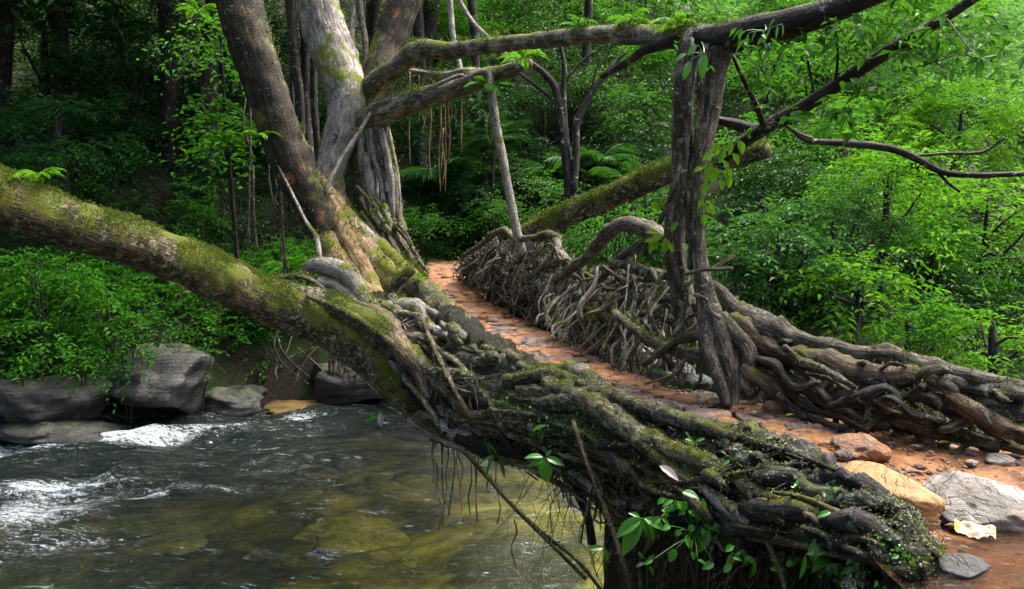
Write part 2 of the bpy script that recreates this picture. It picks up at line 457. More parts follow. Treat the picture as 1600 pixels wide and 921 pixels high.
def groundmat():
    m, nt = newmat('forest floor'); b = NB(nt)
    tc = b.n('ShaderNodeTexCoord'); ob = tc.outputs['Object']
    big = b.noise(ob, 0.8, 5, 0.65); fin = b.noise(ob, 14, 6, 0.75)
    c = b.ramp(fin, [(0.35, (0.004, 0.003, 0.002)), (0.5, (0.014, 0.010, 0.006)), (0.65, (0.045, 0.03, 0.017))])
    c = b.mix(b.ramp(big, [(0.45, 0.0), (0.6, 0.8)]), c, b.mix(fin, (0.012, 0.03, 0.006), (0.04, 0.08, 0.014)))
    p = b.principled(c, 0.85, b.bump(fin, 0.9, 0.06), 0.3); b.out(p.outputs[0]); return m
M['ground'] = groundmat()

def bedmat():
    m, nt = newmat('river bed stones'); b = NB(nt)
    tc = b.n('ShaderNodeTexCoord'); ob = tc.outputs['Object']
    v = b.n('ShaderNodeTexVoronoi'); v.inputs['Scale'].default_value = 1.3
    mp = b.mapping(ob, (0.7, 1.2, 1)); dn = b.n('ShaderNodeMix', data_type='VECTOR')
    b.l(mp, v.inputs['Vector'])
    big = b.noise(ob, 0.55, 4, 0.6, 0.8); fin = b.noise(ob, 11, 5, 0.7)
    nt.nodes.remove(dn)
    c = b.ramp(big, [(0.40, (0.05, 0.05, 0.02)), (0.5, (0.24, 0.20, 0.04)), (0.6, (0.46, 0.38, 0.07))])
    c = b.mix(b.ramp(v.outputs['Distance'], [(0.3, 0.0), (0.62, 0.6)]), c, (0.025, 0.028, 0.02))
    c = b.mix(b.ramp(fin, [(0.35, 0.45), (0.6, 0.0)]), c, (0.03, 0.03, 0.02))
    p = b.principled(c, 0.7, b.bump(fin, 0.5, 0.05), 0.3); b.out(p.outputs[0]); return m
M['bed'] = bedmat()

def watermat(name='river water', tint=(0.72, 0.80, 0.62), foam=True, scale=1.0, murkf=0.5, murkc=(0.005, 0.009, 0.0075)):
    m, nt = newmat(name); b = NB(nt)
    tc = b.n('ShaderNodeTexCoord'); ob = tc.outputs['Object']
    r1 = b.noise(b.mapping(ob, (0.8, 2.6, 1)), 2.2 * scale, 5, 0.62, 0.6)
    r2 = b.noise(b.mapping(ob, (1.0, 2.2, 1)), 9 * scale, 4, 0.65, 0.8)
    nrm = b.bump(b.math('ADD', r1, b.math('MULTIPLY', r2, 0.2)), 1.0, 0.16 if foam else 0.11)
    fr = b.n('ShaderNodeFresnel'); fr.inputs[0].default_value = 1.33; b.l(nrm, fr.inputs['Normal'])
    tr = b.n('ShaderNodeBsdfTransparent'); tr.inputs[0].default_value = (*tint, 1)
    murk = b.n('ShaderNodeBsdfDiffuse'); murk.inputs[0].default_value = (*murkc, 1)
    mx0 = b.n('ShaderNodeMixShader'); mx0.inputs[0].default_value = murkf
    b.l(tr.outputs[0], mx0.inputs[1]); b.l(murk.outputs[0], mx0.inputs[2])
    if foam:
        da = b.n('ShaderNodeAttribute', attribute_name='depth'); b.l(da.outputs['Fac'], mx0.inputs[0])
    gl = b.n('ShaderNodeBsdfGlossy'); gl.inputs['Roughness'].default_value = 0.06; b.l(nrm, gl.inputs['Normal'])
    mx = b.n('ShaderNodeMixShader'); b.l(fr.outputs[0], mx.inputs[0]); b.l(mx0.outputs[0], mx.inputs[1]); b.l(gl.outputs[0], mx.inputs[2])
    sh = mx.outputs[0]
    if foam:
        fa = b.n('ShaderNodeAttribute', attribute_name='foam')
        fn = b.noise(b.mapping(ob, (0.8, 2.8, 1)), 5.0, 8, 0.78, 1.2)
        fn2 = b.noise(ob, 26, 4, 0.7)
        q = b.math('ADD', fa.outputs['Fac'], b.math('MULTIPLY', b.math('ADD', fn, -0.5), 2.6))
        q = b.math('ADD', q, b.math('MULTIPLY', b.math('ADD', fn2, -0.5), 1.2))
        glint = b.ramp(b.noise(b.mapping(ob, (0.55, 3.2, 1)), 6.0, 5, 0.7, 0.9), [(0.60, 0.0), (0.69, 0.8)])  # white streaks along the flow paint sky glints, apart from the foam
        glint = b.math('MULTIPLY', glint, b.ramp(b.noise(b.mapping(ob, (0.6, 1.3, 1)), 0.9, 3, 0.6), [(0.42, 0.1), (0.58, 1.0)]))
        q = b.math('MAXIMUM', b.math('MULTIPLY', b.math('ADD', q, -0.54), 1.6, True), b.math('MULTIPLY', glint, 0.8))
        df = b.principled((0.62, 0.70, 0.74), 0.5, nrm, 0.5)
        m2 = b.n('ShaderNodeMixShader'); b.l(q, m2.inputs[0]); b.l(sh, m2.inputs[1]); b.l(df.outputs[0], m2.inputs[2])
        sh = m2.outputs[0]
    b.out(sh); return m
M['water'] = watermat()
M['puddle'] = watermat('path puddle water', (0.75, 0.62, 0.42), False, 2.2, 0.08, (0.2, 0.1, 0.04))

def plain(name, col, rough=0.6, bump=0.0, sc_=20, var=0.3):
    m, nt = newmat(name); b = NB(nt)
    tc = b.n('ShaderNodeTexCoord')
    n_ = b.noise(tc.outputs['Object'], sc_, 5, 0.65)
    c = b.mix(b.ramp(n_, [(0.3, 0.0), (0.7, 1.0)]), tuple(x * (1 - var) for x in col), tuple(min(1, x * (1 + var)) for x in col))
    p = b.principled(c, rough, b.bump(n_, bump, 0.02) if bump else None); b.out(p.outputs[0]); return m

# ------------------------------------------------------------------ ground, river
def sstep(a, b_, x):
    t = np.clip((x - a) / (b_ - a), 0, 1); return t * t * (3 - 2 * t)

FAR = np.array([(-60, 10), (-30, 13.0), (-14, 14.6), (-10.5, 15.2), (-8, 16.6), (-5.5, 17.8), (-3.5, 18.2), (-1, 17.6), (2, 15.5), (6, 15.0), (12, 16.0), (22, 21), (60, 34)])
def near_edge(x):
    return 2.3 + 2.3 * sstep(1.9, 3.0, x) + 0.10 * np.clip(x - 3, 0, 40)
def ground_h(x, y):
    P = np.stack([x, y, 0 * x], -1)
    yf = np.interp(x, FAR[:, 0], FAR[:, 1]) + vnoise(P, 0.5, 3, 2) * 0.7
    e = y - yf
    bank = -0.9 + sstep(-1.2, 1.6, e) * (3.4 - 1.0 * sstep(3, 10, x))
    slope = np.where(x < 0, 0.62, 0.66 - 0.12 * sstep(0, 14, x))
    hill = np.clip(e - 1.2, 0, 70) * slope * (0.55 + 0.45 * sstep(2, 12, e)) 
    far = bank + hill + vnoise(P, 0.35, 8, 3) * 0.8 * sstep(0.5, 5, e)
    yn = near_edge(x)
    near = 2.9 - sstep(0, 2.2, y - yn) * 3.8 + vnoise(P, 1.1, 4, 3) * 0.08
    h = np.where(y < (yn + yf) / 2, near, far)
    # level landing of the bridge on the far bank
    k = np.exp(-((x + 1.9) ** 2 / 1.6 + (y - 19.5) ** 2 / 4.0))
    h = np.where(y > 12, h * (1 - k) + 3.15 * k, h)
    return h

def axis(lo, hi, fine0, fine1, d0, d1):
    a = [lo]
    while a[-1] < hi:
        x = a[-1]; inside = fine0 < x < fine1
        dist = 0 if inside else min(abs(x - fine0), abs(x - fine1))
        a.append(x + d0 + (d1 - d0) * min(1, dist / 25))
    return np.array(a)

gx = axis(-75, 75, -16, 16, 0.22, 3.0); gy = axis(-30, 82, -1, 26, 0.22, 3.0)
X, Y = np.meshgrid(gx, gy, indexing='ij')
Z = ground_h(X, Y)
def grid_faces(n, m):
    i = np.arange(n - 1)[:, None] * m; j = np.arange(m - 1)[None, :]
    return np.stack([i + j, i + m + j, i + m + j + 1, i + j + 1], -1).reshape(-1, 4)
struct('ground', np.stack([X, Y, Z], -1).reshape(-1, 3), grid_faces(*X.shape), M['ground'])

# river bed
bx = np.arange(-30, 34, 0.25); by = np.arange(3, 24, 0.25)
X, Y = np.meshgrid(bx, by, indexing='ij')
P = np.stack([X, Y, 0 * X], -1)
ZB = -0.62 + vnoise(P, 0.6, 21, 3) * 0.30 + vnoise(P, 2.0, 22, 2) * 0.08
struct('river_bed', np.stack([X, Y, ZB], -1).reshape(-1, 3), grid_faces(*X.shape), M['bed'])

# river surface
wx = axis(-45, 45, -11, 4, 0.075, 1.0); wy = axis(3.5, 24, 7, 19, 0.075, 0.5)
X, Y = np.meshgrid(wx, wy, indexing='ij')
flow = np.stack([X * 0.9 + Y * 0.25, Y * 1.9 - X * 0.5, 0 * X], -1)
foam = np.zeros_like(X)
rough_w = np.zeros_like(X)
for (px, py, sx_, sy_, a) in [(60, 700, 1.3, 0.35, 1.0), (180, 688, 1.8, 0.35, 0.85), (300, 672, 1.6, 0.3, 0.55), (60, 800, 0.9, 0.6, 0.75), (110, 765, 1.0, 0.35, 0.95),
                              (205, 785, 0.45, 0.12, 0.9), (460, 655, 0.9, 0.22, 0.8), (370, 672, 0.4, 0.2, 0.8), (320, 770, 1.2, 0.3, 0.4), (60, 850, 1.2, 0.5, 0.4),
                              (190, 660, 0.8, 0.15, 0.7), (590, 690, 0.8, 0.3, 0.35), (200, 850, 1.8, 0.4, 0.3), (430, 735, 1.2, 0.3, 0.38), (590, 800, 0.5, 0.15, 0.45), (830, 855, 1.0, 0.3, 0.4), (520, 870, 1.0, 0.2, 0.4)]:
    c = onz(px, py, 0.0)
    u = (X - c[0]) * 0.97 + (Y - c[1]) * 0.22; v = -(X - c[0]) * 0.22 + (Y - c[1]) * 0.97
    wide = 1.35 if px < 330 else 1.0
    g = np.exp(-(u / sx_ / wide) ** 2 - (v / sy_ / wide) ** 2)
    foam = np.maximum(foam, g * a); rough_w = np.maximum(rough_w, np.exp(-(u / sx_ / 1.6) ** 2 - (v / sy_ / 2) ** 2) * a)
left = sstep(2.0, -9.0, X)
amp = 0.05 + 0.06 * left + 0.12 * rough_w
ZW = amp * (vnoise(flow, 1.1, 31, 3) + 0.8 * (1 - 2 * np.abs(vnoise(flow, 0.8, 37, 2)))) 
foam = foam + 0.12 * left
depth = 0.2 + 0.5 * sstep(12.0, 15.5, Y) * sstep(-2, -5, X) + 0.42 * left + 0.2 * sstep(11.5, 13.0, Y) - 0.14 * sstep(12.5, 10.0, Y) * sstep(-6, -3, X)
depth = np.clip(depth + vnoise(np.stack([X, Y, 0 * X], -1), 0.7, 41, 2) * 0.10, 0.05, 0.9)
depth = np.where(X > 3, 0.6, depth)
struct('river', np.stack([X, Y, ZW], -1).reshape(-1, 3), grid_faces(*X.shape), M['water'], attr={'foam': foam.ravel(), 'depth': depth.ravel()})

# ------------------------------------------------------------------ rocks
def ico(sub):
    import bmesh
    bm = bmesh.new(); bmesh.ops.create_icosphere(bm, subdivisions=sub, radius=1)
    V = np.array([v.co[:] for v in bm.verts]); F = np.array([[v.index for v in f.verts] for f in bm.faces]); bm.free()
    return V, F
ICO = {s: ico(s) for s in (2, 3, 4, 5)}

def rock_geo(c, R, seed, sub=4, boxy=3.5, rough=0.16, tilt=(0, 0, 0), cuts=7):
    rng = np.random.default_rng(seed)
    V, F = ICO[sub]
    q = (np.abs(V) ** boxy).sum(1) ** (-1 / boxy)
    V = V * q[:, None]
    for _ in range(cuts):
        n = norm(rng.normal(0, 1, 3)); h = rng.uniform(0.62, 0.95)
        dd = V @ n - h; V = V - np.clip(dd, 0, None)[:, None] * n * 0.9
    nz = vnoise(V + seed, 1.4, seed, 3) * rough + vnoise(V * np.array([1, 1, 3.0]) + seed, 3.0, seed + 3, 3) * rough * 0.5
    V = V * (1 + nz)[:, None] * np.asarray(R)
    a, b_, g = tilt
    ca, sa = math.cos(a), math.sin(a); cb, sb = math.cos(b_), math.sin(b_); cg, sg = math.cos(g), math.sin(g)
    Rm = np.array([[cg, -sg, 0], [sg, cg, 0], [0, 0, 1]]) @ np.array([[cb, 0, sb], [0, 1, 0], [-sb, 0, cb]]) @ np.array([[1, 0, 0], [0, ca, -sa], [0, sa, ca]])
    return V @ Rm.T + np.asarray(c), F

def boulder(name, label, px, py, d, rx, ry, mat, seed, depth=None, **kw):
    c = at(px, py, d); R = (rx / FPX * d, (depth or rx * 0.8) / FPX * d, ry / FPX * d)
    V, F = rock_geo(c, R, seed, **kw)
    o = obj(name, V, [F], mat, loc=c - np.array([0, 0, R[2]]))
    tag(o, label, 'boulder')
    return o

BK = [
 ('big grey block boulder on the far river bank under green leaves', 245, 590, 16.2, 84, 60, 'rock_block', 11, 7),
 ('dark mossy boulder at the left edge of the river', 92, 628, 15.6, 86, 40, 'rock', 12, 6),
 ('low flat wet boulder at the waterline left of the rapids', 92, 672, 15.2, 92, 20, 'rock', 13, 6),
 ('pointed pale grey rock standing at the water edge', 372, 628, 17.2, 48, 26, 'rock_block', 14, 3),
 ('small yellowish rock beside the pointed grey rock', 302, 634, 17.0, 22, 13, 'rock_pale', 15, 3),
 ('layered dark boulder on the bank just left of the fig roots', 545, 596, 18.2, 66, 36, 'rock', 16, 4),
 ('dark boulder in the shade above the pointed grey rock', 405, 548, 18.6, 64, 48, 'rock', 17, 4),
 ('orange brown slab half under water by the bank', 468, 640, 17.2, 52, 14, 'slab_orange', 18, 4),
 ('dark boulder under the mossy leaning limb at the far left', 120, 560, 16.9, 70, 50, 'rock', 19, 4),
 ('dark ledge of rock in the shade right of the pointed grey rock', 455, 590, 18.6, 60, 42, 'rock', 21, 5),
 ('dark rock under the fig roots at the water edge', 620, 600, 18.8, 50, 40, 'rock', 22, 4),
 ('black rock ledge high under the leaning trunk', 400, 490, 19.6, 70, 40, 'rock', 23, 5),
 ('dark grey boulder between the block boulder and the cave shade', 335, 585, 18.2, 40, 60, 'rock', 20, 4),
]
for lab, px, py, d, rx, ry, mt, sd_, bx_ in BK:
    boulder('boulder', lab, px, py, d, rx, ry, M[mt], sd_, boxy=bx_, rough=0.3, cuts=12)
for i, (px, py, rx, ry) in enumerate([(300, 850, 75, 22), (560, 855, 70, 34), (660, 885, 50, 14), (820, 880, 50, 40), (470, 745, 70, 18), (640, 760, 70, 20), (360, 640, 60, 9), (345, 735, 55, 10)]):
    c = onz(px, py, -0.78); d = c[1]
    V, F = rock_geo(c, (rx / FPX * d * 1.25, ry / FPX * d * 3.0, 0.17), 60 + i, sub=4, boxy=3, rough=0.30, cuts=11, tilt=(0.06, 0.08, 0.35 + 0.2 * (i % 3)))
    lab = ['sunken yellow slab in the lower left shallows', 'broad sunken olive slab near the bottom edge of the river', 'narrow sunken slab by the bottom edge', 'sunken slab below the hanging rope roots',
           'faint olive slab under midstream ripples', 'sunken slab beneath the thin hanging roots', 'sunken slab by the bank near the pointed rock', 'faint sunken slab below the first rapids'][i]
    tag(obj('river_slab', V, [F], M['rock_bed'], loc=c), lab, 'slab')

# small waterfall on the bank
c = at(262, 470, 18.8)
t = np.linspace(0, 1, 24)[:, None]; s = np.linspace(-1, 1, 9)[None, :]
wv = np.stack([c[0] + s * 0.13 * (1 + 0.5 * t) + 0.1 * np.sin(t * 6) - 0.25 * t, c[1] - 0.5 * t - 0.08 * (1 - s ** 2), c[2] + 0.12 - t * 0.95 + 0 * s], -1)
wv += vnoise(wv, 9, 5, 2)[..., None] * 0.03
mw, ntw = newmat('falling white water'); bb = NB(ntw)
tcw = bb.n('ShaderNodeTexCoord')
bb.out(bb.principled(bb.ramp(bb.noise(bb.mapping(tcw.outputs['Object'], (3, 3, 0.5)), 6, 4), [(0.35, (0.25, 0.27, 0.32)), (0.6, (0.7, 0.73, 0.8))]), 0.3).outputs[0])
struct('waterfall', wv.reshape(-1, 3), grid_faces(24, 9), mw)

# ------------------------------------------------------------------ path of mud and stones
ROWS = [((1500, 960), (1900, 880)), ((1415, 835), (1760, 800)), ((1315, 752), (1650, 735)), ((1228, 706), (1505, 703)), ((1120, 668), (1335, 672)), ((1010, 634), (1215, 645)),
        ((915, 602), (1095, 616)), ((845, 567), (990, 594)), ((785, 533), (905, 556)), ((740, 502), (848, 520)), ((710, 477), (796, 495)), ((686, 457), (758, 472)),
        ((672, 438), (738, 452)), ((668, 420), (724, 430)), ((672, 404), (720, 408))]
RL = np.array([ondeck(*r[0]) for r in ROWS]); RR = np.array([ondeck(*r[1]) for r in ROWS])
def smooth_rows(A):
    C = spline(np.hstack([A, np.ones((len(A), 1))]), 0.12)
    return C[:, :3]
nr = 150
def resamp(A, n):
    s = np.concatenate([[0], np.cumsum(np.linalg.norm(np.diff(A, axis=0), axis=1))])
    q = np.linspace(0, s[-1], n)
    return np.stack([np.interp(q, s, A[:, k]) for k in range(3)], -1)
par = np.linspace(0, len(ROWS) - 1, nr)
def rowpt(A, u):
    i = np.arange(len(ROWS)); return np.stack([np.interp(u, i, A[:, k]) for k in range(3)], -1)
AL, AR = rowpt(RL, par), rowpt(RR, par)
ext = 0.35
dirn = norm(AR - AL)
AL2, AR2 = AL - dirn * 0.06, AR + dirn * ext
ns = 28
ts = np.linspace(0, 1, ns)
PG = AL2[:, None, :] * (1 - ts[None, :, None]) + AR2[:, None, :] * ts[None, :, None]
PG[..., 2] += vnoise(PG, 2.2, 51, 3) * 0.05 + vnoise(PG, 9, 52, 2) * 0.02 - 0.02
# a shallow slab: top sheet and underside
PB = PG.copy(); PB[..., 2] -= 0.22
nV = nr * ns
F = grid_faces(nr, ns)
rim = np.concatenate([np.arange(ns), np.arange(1, nr) * ns + ns - 1, (nr - 1) * ns + np.arange(ns - 2, -1, -1), np.arange(nr - 2, 0, -1) * ns])
rim2 = np.roll(rim, -1)
FS = np.stack([rim, rim2, rim2 + nV, rim + nV], -1)
path = struct('path', np.vstack([PG.reshape(-1, 3), PB.reshape(-1, 3)]), [F, F[:, ::-1] + nV, FS], M['mud'])
path['org'] = [0, 0, 0]

def paving_stone(c, rx, ry, h, ang, seed, mat):
    rng = np.random.default_rng(seed)
    n = 11
    a = np.linspace(0, 2 * math.pi, n, endpoint=False) + rng.uniform(-0.15, 0.15, n)
    k = rng.uniform(0.80, 1.1, n)
    x = np.sign(np.cos(a)) * np.abs(np.cos(a)) ** 0.8 * rx * k; y = np.sign(np.sin(a)) * np.abs(np.sin(a)) ** 0.8 * ry * k
    ca, sa = math.cos(ang), math.sin(ang)
    tilt = rng.normal(0, 0.05, 2)
    rings = []
    for f, z in ((1.0, -h), (1.03, h * 0.25), (0.95, h * 0.75), (0.80, h), (0.4, h * 1.08)):
        xx, yy = x * f, y * f
        rings.append(np.stack([xx * ca - yy * sa, xx * sa + yy * ca, z + tilt[0] * xx + tilt[1] * yy + rng.normal(0, h * 0.10, n)], -1))
    V = np.vstack(rings + [np.array([[0, 0, h * 1.1]])]) + c
    F = []
    i = np.arange(n); j = (i + 1) % n
    for r_ in range(4): F.append(np.stack([r_*n + i, r_*n + j, (r_+1)*n + j, (r_+1)*n + i], -1))
    return V, np.vstack(F), np.stack([4*n + i, 4*n + j, np.full(n, 5*n)], -1)

rng = np.random.default_rng(5)
placed = []
cnt = 0
u = 3.0
while u < 13.8 and cnt < 290:
    L_, R_ = rowpt(RL, u), rowpt(RR, u)
    wdt = np.linalg.norm(R_ - L_); cen = (L_ + R_) / 2
    nxt = (rowpt(RL, u + 0.05) + rowpt(RR, u + 0.05)) / 2 - cen
    stepm = np.linalg.norm(nxt) / 0.05
    row_d = rng.uniform(0.22, 0.40) if u < 9 else rng.uniform(0.30, 0.5)
    k = max(2, int(round(wdt / rng.uniform(0.26, 0.62))))
    cuts = np.sort(np.concatenate([[0.02], (np.arange(1, k) + rng.uniform(-0.3, 0.3, k - 1)) / k, [0.98]]))
    fw = norm(nxt)
    ang = math.atan2((R_ - L_)[1], (R_ - L_)[0])
    for a_, b_ in zip(cuts[:-1], cuts[1:]):
        if rng.random() < (0.30 if u < 5 else 0.12): continue
        tm = (a_ + b_) / 2
        p = L_ * (1 - tm) + R_ * tm + fw * rng.uniform(-0.08, 0.08); 
        rx, ry = (b_ - a_) * wdt * 0.5 * 0.97, row_d * 0.52 * rng.uniform(0.85, 1.15)
        h = rng.uniform(0.016, 0.045)
        mt = M['stone_orange'] if rng.random() < 0.5 else M['stone_grey']
        if u > 9.5: mt = M['stone_orange'] if rng.random() < 0.85 else M['stone_grey']
        V, F4, F3 = paving_stone(p + np.array([0, 0, -0.005]), rx, ry, h, ang + rng.uniform(-0.3, 0.3), 1000 + cnt, mt)
        obj('stone', V, [F4, F3], mt, path, True, loc=p); cnt += 1
    u += row_d / stepm

# grit, pebbles and leaf bits trodden into the clay
bag = Bag(); V0, F0 = ICO[2]
for k in range(900):
    u_ = rng.uniform(0.5, 10) ; tm = rng.beta(0.6, 0.6)
    L_, R_ = rowpt(RL, u_), rowpt(RR, u_); p = L_ * (1 - tm) + R_ * tm
    r_ = math.exp(rng.normal(math.log(0.014), 0.55))
    Vp = V0 * (1 + rng.normal(0, .14, (len(V0), 1))) * r_ * np.array([1, rng.uniform(.6, 1), 0.55]) + p + np.array([0, 0, 0.012])
    bag.add(Vp, None, F0)
nl = 260
ul = rng.uniform(0.5, 13, nl); tl = rng.uniform(0.02, 0.98, nl)
PL = rowpt(RL, ul) * (1 - tl)[:, None] + rowpt(RR, ul) * tl[:, None] + np.array([0, 0, 0.04])
al = rng.uniform(0, 6.3, nl); LLn = rng.uniform(0.03, 0.09, nl)
V, F = leaf_quads(PL, np.stack([np.cos(al), np.sin(al), 0.1 + 0 * al], -1), np.array([[0, 0, 1.0]]) + rng.normal(0, 0.15, (nl, 3)), LLn, LLn * 0.45, 0.1, 0.1)
lo = obj('leaf_litter', V, [F], M['leaf_litter'], path, False); lo['kind'] = 'stuff'
go = bag.build('gravel', M['stone_grey'], path); go['kind'] = 'stuff'
# loose rocks on the near landing
def path_rock(name, label, px, py, rx, ry, mat, seed, zoff=0.0, **kw):
    c = ondeck(px, py + ry * 0.9); d = np.dot(c - EYE, FWD)
    R = (rx / FPX * d, kw.pop('dep', rx * 0.75) / FPX * d, ry / FPX * d)
    c = c + np.array([0, R[1] * 0.4, R[2] * 0.55 + zoff])
    V, F = rock_geo(c, R, seed, **kw)
    o = obj(name, V, [F], mat, loc=c - np.array([0, 0, R[2]])); tag(o, label, 'rock'); return o
M['sandstone'] = rockmat('orange sandstone', (0.22, 0.10, 0.035), (0.38, 0.18, 0.06), (0.46, 0.25, 0.09), moss=0.0, orange=0.6, fine=1.0, rough=(0.35, 0.6), ocol=(0.42, 0.19, 0.055))
M['boulder_pale'] = rockmat('pale path boulder', (0.07, 0.06, 0.05), (0.21, 0.19, 0.17), (0.34, 0.32, 0.30), moss=0.0, orange=0.30, fine=1.2, rough=(0.3, 0.6), ocol=(0.36, 0.22, 0.08))
path_rock('rock', 'flat bright orange slab of rock behind the rotten end of the railing', 1402, 770, 74, 32, M['sandstone'], 71, boxy=5, rough=0.07, tilt=(0.06, 0.10, -0.55), cuts=3, sub=5)
path_rock('boulder', 'large pale smooth boulder at the right edge of the landing', 1552, 787, 84, 38, M['boulder_pale'], 72, boxy=2.8, rough=0.13, tilt=(0.1, 0.2, -0.2), cuts=3, sub=5)
path_rock('rock', 'lumpy red brown rock in the clay beside the flat orange slab', 1352, 695, 40, 20, M['stone_orange'], 73, boxy=2.6, rough=0.25)
path_rock('rock', 'rounded clay stained rock at the foot of the right railing', 1215, 636, 22, 13, M['stone_orange'], 74, boxy=2.5)
path_rock('rock', 'small grey stone at the far right of the clay landing', 1566, 718, 22, 10, M['boulder_pale'], 75, boxy=2.5)
path_rock('rock', 'grey wet rock at the bottom right corner', 1505, 888, 44, 18, M['rock'], 76, boxy=3)
path_rock('rock', 'dark grey rock between the pale boulder and the flat orange slab', 1462, 782, 20, 26, M['rock'], 77, boxy=3)
path_rock('rock', 'dark grey boulder lying inside the right root tangle', 1008, 552, 26, 16, M['rock_pale'], 78, boxy=2.6)
path_rock('rock', 'dark rock wedged under the roots left of the support tree', 1062, 575, 26, 18, M['rock'], 83, boxy=2.8)
path_rock('rock', 'dark brown rock by the path edge just left of the support tree feet', 1092, 596, 22, 12, M['rock'], 84, boxy=2.8)
path_rock('rock', 'low dark rock at the path edge under the slanting roots', 1035, 588, 22, 11, M['rock'], 85, boxy=2.8)
path_rock('rock', 'round orange stone at the left foot of the support tree', 1122, 628, 16, 8, M['stone_orange'], 79, boxy=2.5)
path_rock('rock', 'small grey stone on the clay below the yellow leaf', 1250, 668, 24, 8, M['stone_grey'], 81, boxy=3)

# puddle on the landing, wrapper
pc = np.array([ondeck(*p) for p in [(1330, 830), (1400, 790), (1455, 800), (1480, 845), (1560, 835), (1640, 850), (1620, 960), (1470, 960), (1380, 900)]])
pc[:, 2] = 3.022
cc_ = pc.mean(0)
rim = spline(np.hstack([np.vstack([pc, pc[:1]]), np.ones((len(pc) + 1, 1))]), 0.08)[:-1, :3]
n = len(rim)
fr_ = np.linspace(0.02, 1, 14)
V = np.vstack([cc_ * (1 - f) + rim * f for f in fr_])
V[:, 2] += vnoise(V, 5, 3, 2) * 0.006
i = np.arange(n); j = (i + 1) % n
F = np.vstack([np.stack([k*n + i, k*n + j, (k+1)*n + j, (k+1)*n + i], -1) for k in range(13)])
struct('puddle', V, F, M['puddle'])

def wrapper():
    c = ondeck(1522, 845) + np.array([0, 0, 0.05])
    t = thing('wrapper', 'crumpled cream paper wrapper with red and yellow print lying in the wet path', 'wrapper', c)
    g = np.linspace(-1, 1, 15)
    A, B = np.meshgrid(g, g * 0.62, indexing='ij')
    V = np.stack([A * 0.085, B * 0.085, 0 * A], -1); V[..., 2] += vnoise(V * 45, 1, 2, 3) * 0.035 + 0.012 * np.abs(A)
    def place(V):
        a = -0.55; ca, sa = math.cos(a), math.sin(a); tl = 0.25
        x, y, z = V[..., 0], V[..., 1], V[..., 2]
        y, z = y * math.cos(tl) - z * math.sin(tl), y * math.sin(tl) + z * math.cos(tl)
        return np.stack([x * ca - y * sa, x * sa + y * ca, z], -1) + c
    W = place(V).reshape(-1, 3); Bt = W - np.array([0, 0, 0.004])
    obj('sheet', np.vstack([W, Bt]), [grid_faces(15, 15), grid_faces(15, 15)[:, ::-1] + 225], plain('cream paper', (0.40, 0.33, 0.22), 0.5, 0.2), t)
    rp = plain('red print', (0.55, 0.06, 0.05), 0.5); yp = plain('yellow print', (0.75, 0.5, 0.03), 0.5)
    def patch(i0, i1, j0, j1, m, nm):
        S = place(V[i0:i1, j0:j1] + np.array([0, 0, 0.003]))
        obj(nm, S.reshape(-1, 3), grid_faces(i1 - i0, j1 - j0), m, t)
    patch(5, 7, 6, 9, rp, 'red_mark'); patch(8, 9 + 1, 5, 7, rp, 'red_mark'); patch(0, 3, 2, 13, yp, 'yellow_band')
wrapper()

# ------------------------------------------------------------------ the fig tree on the far bank
fig = thing('fig_tree', 'old fig tree with pale and dark trunks and hanging roots beside the path', 'tree', at(600, 440, 12.2))
figsurf = []
def fr(name, pts, mat, sides=14, step=0.10, **kw):
    C = spline(pix_path(pts), step)
    kw.setdefault('surf', figsurf)
    return root(name, C, M[mat], fig, sides, **kw)
sd0 = 100
fr('trunk', [(360, -60, 11.2, 35), (380, 30, 11.2, 35), (398, 90, 11.2, 33), (420, 155, 11.3, 31), (442, 220, 11.4, 31), (466, 280, 11.5, 31), (490, 325, 11.6, 27), (512, 365, 11.6, 25), (528, 400, 11.6, 20), (560, 440, 11.4, 16)], 'fig_dark', 26, 0.07, lump=0.10, ridge=0.05, seed=101)
fr('trunk', [(484, -60, 12.8, 30), (500, 20, 12.8, 32), (515, 70, 12.8, 33), (534, 120, 12.7, 32), (543, 160, 12.6, 29), (535, 205, 12.6, 26), (522, 245, 12.6, 24), (514, 290, 12.5, 23), (525, 335, 12.3, 28), (560, 375, 12.1, 32), (598, 412, 11.9, 31), (640, 452, 11.6, 24), (690, 500, 10.9, 20)], 'fig_pale', 28, 0.07, lump=0.12, ridge=0.06, seed=102)
fr('trunk', [(575, 180, 12.9, 22), (582, 250, 12.9, 30), (592, 320, 12.8, 33), (604, 380, 12.6, 32), (630, 430, 12.3, 24)], 'log', 22, 0.08, lump=0.12, ridge=0.14, rn=9, seed=103)
fr('trunk', [(652, -70, 13.4, 26), (628, 10, 13.3, 25), (605, 70, 13.2, 24), (585, 130, 12.9, 22), (560, 175, 12.7, 20)], 'fig_dark', 18, 0.09, ridge=0.06, seed=104)
